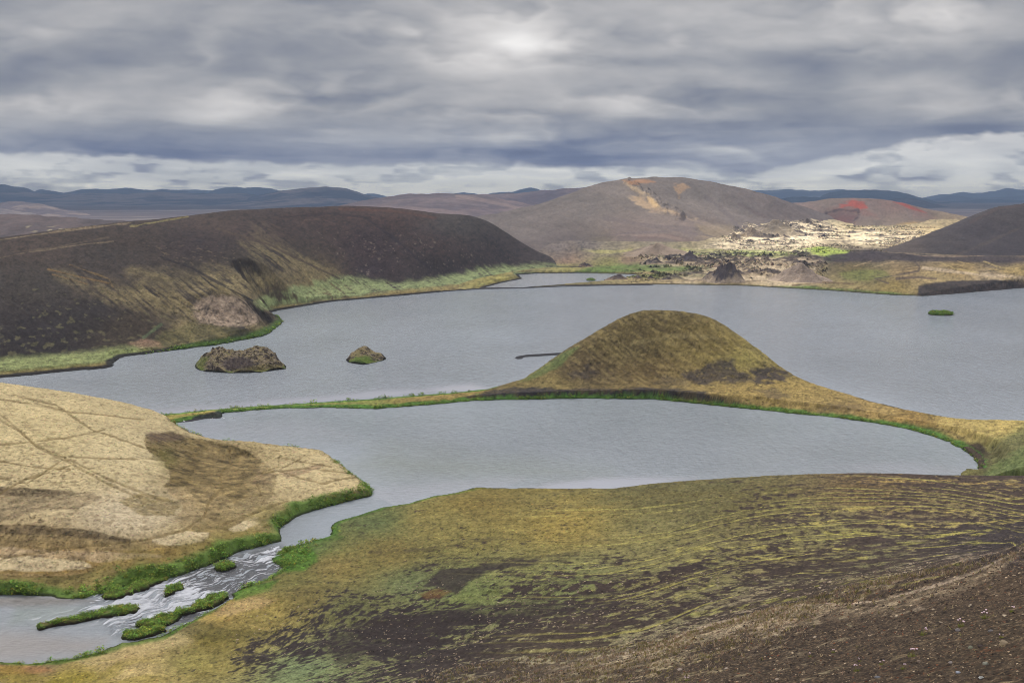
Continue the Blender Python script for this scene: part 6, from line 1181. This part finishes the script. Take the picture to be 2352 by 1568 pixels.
# uncountable litter: scoria gravel, dry stalks, moss cushions
def gravel(name, label, n, a0, a1, y0, y1, s0, s1, tints, seed, sel=None, flat=.6):
    r = np.random.RandomState(seed)
    a = r.uniform(a0, a1, n); y = np.exp(r.uniform(np.log(y0), np.log(y1), n)); p = np.stack([a * y, y], -1); z = ground_z(SL, p)
    px, py = proj(p[:, 0], y, z); k = (px > -500) & (px < 3000) & (py < 2200)
    if sel is not None: k &= sel(px, py, p, r)
    p, z = p[k], z[k]; n = len(p)
    ico = np.array([(0, 0, 1), (.9, 0, .1), (.2, .85, .2), (-.75, .5, 0), (-.7, -.6, .15), (.3, -.9, .05), (0, 0, -.5)]); fc = np.array([(0, 1, 2), (0, 2, 3), (0, 3, 4), (0, 4, 5), (0, 5, 1), (6, 2, 1), (6, 3, 2), (6, 4, 3), (6, 5, 4), (6, 1, 5)])
    sz = s0 * (s1 / s0) ** (r.uniform(0, 1, n) ** 2.2); sz = sz * np.clip((p[:, 1] / 25), .8, 3.0)
    th = r.uniform(0, 6.28, n); c, s_ = np.cos(th), np.sin(th)
    V = ico[None] * r.uniform(.65, 1.3, (n, 7, 1)) * sz[:, None, None] * np.array([1, .8, flat])
    V = np.stack([V[..., 0] * c[:, None] - V[..., 1] * s_[:, None], V[..., 0] * s_[:, None] + V[..., 1] * c[:, None], V[..., 2]], -1) + np.column_stack([p, z])[:, None]
    Fc = (fc[None] + 7 * np.arange(n)[:, None, None]).reshape(-1, 3)
    T_ = np.array([lin(t) for t in tints]); col = T_[r.randint(0, len(T_), n)] * r.uniform(.3, 1.45, (n, 1))
    link(mesh_np(name, V.reshape(-1, 3), Fc, GRAV, False, {'Col': ('FLOAT_COLOR', np.repeat(col, 7, 0))}), label, kind='stuff')
GRAV = col_mat('gravel', .9)
def bare(px, py, p, r):
    crest = np.interp(px, [400, 1100, 1500, 1800, 2000, 2352, 2800], [1600, 1545, 1478, 1393, 1342, 1267, 1180])
    return py > crest + 2
gravel('gravel', 'loose brown scoria gravel of the nearest slope', 110000, -.2, .85, 9, 60, .012, .058, [(84, 68, 56), (60, 50, 44), (100, 82, 66), (120, 104, 84), (50, 42, 38), (92, 72, 58), (150, 132, 108), (112, 74, 54), (172, 154, 128), (74, 60, 50)], 31, bare)
gravel('pebbles', 'scattered pale pebbles on the dark middle slope', 9000, -.3, .56, 45, 130, .03, .075, [(150, 136, 116), (134, 120, 104), (120, 104, 90)], 32, lambda px, py, p, r: (py > 1290) & (vn(p[:, 0] / 6, p[:, 1] / 6, 33) > -.1) & (px > 500))
def dry_stalks():
    r = np.random.RandomState(41); n = 42000
    a = r.uniform(-.1, .56, n); y = np.exp(r.uniform(np.log(16), np.log(75), n)); p = np.stack([a * y, y], -1); z = ground_z(SL, p)
    px, py = proj(p[:, 0], y, z); crest = np.interp(px, [900, 1100, 1500, 1800, 2000, 2352], [1560, 1530, 1478, 1393, 1342, 1267])
    d = py - crest; w_ = np.interp(px, [900, 1300, 1600, 2000, 2352], [110, 110, 70, 28, 14])
    k = (d > -5) & (r.uniform(0, 1, n) < np.exp(-(np.maximum(d, 0) / w_) ** 2) * .9 + .010) & (fbm(p[:, 0] / 1.6, p[:, 1] / 1.6, 3, 42) > -.12 + .0 * d) & (px < 2400) & (py < 1600)
    p, z = p[k], z[k]; n = len(p); m = 7; i = np.repeat(np.arange(n), m); q = len(i)
    b = p[i] + r.normal(0, .05, (q, 2)); h = r.uniform(.03, .12, q) * np.clip(y[k][i] / 35, .6, 1.5); tip = b + r.normal(0, .045, (q, 2)); w2 = r.normal(0, .006, (q, 2)) * np.clip(y[k][i] / 25, .7, 2.4)[:, None]
    V = np.stack([np.column_stack([b - w2, z[i] - .01]), np.column_stack([b + w2, z[i] - .01]), np.column_stack([tip + w2 * .6, z[i] + h]), np.column_stack([tip - w2 * .6, z[i] + h])], 1).reshape(-1, 3)
    T_ = np.array([lin(t) for t in [(172, 152, 118), (190, 170, 140), (150, 140, 92), (164, 138, 116), (134, 126, 80)]]); col = T_[r.randint(0, 5, n)][i] * r.uniform(.6, 1.3, (q, 1))
    link(mesh_np('dry_grass', V, np.arange(4 * q).reshape(-1, 4), GRAV, False, {'Col': ('FLOAT_COLOR', np.repeat(col, 4, 0))}), 'dry pale stalks along the crest of the nearest slope', kind='stuff')
dry_stalks()
def cushions(name, label, s, n, y0, y1, szpx, seed, sel, flat=.45, lo=.55, hi=1.5, jitter=.25, a0=None, a1=None):
    r = np.random.RandomState(seed)
    a = r.uniform(a0 if a0 is not None else s.a[0], a1 if a1 is not None else s.a[-1], n); y = np.exp(r.uniform(np.log(y0), np.log(y1), n)); p = np.stack([a * y, y], -1)
    ci = np.clip(np.searchsorted(s.a, p[:, 0] / (y + s.off)), 0, len(s.a) - 1); ri = np.clip(np.searchsorted(s.yy, y + s.off), 0, len(s.yy) - 1)
    z = s.z[ri, ci]; px, py = s.px[ri, ci], s.py[ri, ci]; c0 = s.col[ri, ci]
    k = (px > -80) & (px < 2440) & (py < 1620) & (z > .25) & sel(px, py, p, c0, r); p, z, c0, y = p[k], z[k], c0[k], y[k]; n = len(p)
    ico = np.array([(0, 0, 1), (.9, 0, .1), (.2, .85, .2), (-.75, .5, 0), (-.7, -.6, .15), (.3, -.9, .05)]); fc = np.array([(0, 1, 2), (0, 2, 3), (0, 3, 4), (0, 4, 5), (0, 5, 1)])
    sz = szpx / F * y * r.uniform(.5, 1.5, n); th = r.uniform(0, 6.28, n); c, s_ = np.cos(th), np.sin(th)
    V = ico[None] * r.uniform(.65, 1.35, (n, 6, 1)) * sz[:, None, None] * np.array([1.25, .9, flat])
    V = np.stack([V[..., 0] * c[:, None] - V[..., 1] * s_[:, None], V[..., 0] * s_[:, None] + V[..., 1] * c[:, None], V[..., 2]], -1) + np.column_stack([p, z - sz * .05])[:, None]
    Fc = (fc[None] + 6 * np.arange(n)[:, None, None]).reshape(-1, 3)
    col = c0 * r.uniform(lo, hi, (n, 1)) * (1 + jitter * r.uniform(-.5, .5, (n, 3)))
    link(mesh_np(name, V.reshape(-1, 3), Fc, GRAV, False, {'Col': ('FLOAT_COLOR', np.repeat(col, 6, 0))}), label, kind='stuff')
    print(label, n, round(time.time() - T0, 1))
lum = lambda c: c @ np.array([.3, .6, .1])
cushions('moss', 'low olive moss cushions and tussocks over the hillside', SL, 170000, 38, 190, 2.3, 61, lambda px, py, p, c, r: (lum(c) > .085) | (r.uniform(0, 1, len(px)) < .12), lo=.45, hi=1.6)
cushions('moss', 'woolly moss tufts of the pale flat', MF, 70000, 125, 300, 2.0, 62, lambda px, py, p, c, r: r.uniform(0, 1, len(px)) < .8, lo=.6, hi=1.25)
cushions('moss', 'brown moss tufts of the headland', CP, 90000, 180, 370, 1.5, 63, lambda px, py, p, c, r: (py > 700) & (r.uniform(0, 1, len(px)) < .8), lo=.3, hi=1.7)
cushions('moss', 'moss clumps on the lower ridge slopes', RG, 60000, 330, 640, 1.7, 64, lambda px, py, p, c, r: lum(c) > .09, lo=.5, hi=1.6)
cushions('lava_rubble', 'broken lava blocks strewn over the far flats', ME, 60000, 620, 1500, 1.9, 65, lambda px, py, p, c, r: (vn(p[:, 0] / 22, p[:, 1] / 40, 66) > .0) & (px < 2150) & (px > 1440) & (((py > 580) & (px < 1900)) | ((py < 578) & (px > 1650))), flat=.9, lo=.15, hi=1.1)
cushions('lava_rubble', 'jagged dark lava heaps below the bright green strip', ME, 30000, 640, 1120, 3.6, 67, lambda px, py, p, c, r: (px > 1470) & (px < 1900) & (py > 580) & (py < 640) & (vn(p[:, 0] / 14, p[:, 1] / 26, 68) + .4 * vn(p[:, 0] / 5, p[:, 1] / 9, 69) > .28), flat=1.1, lo=.12, hi=.8)
print('done', time.time() - T0)
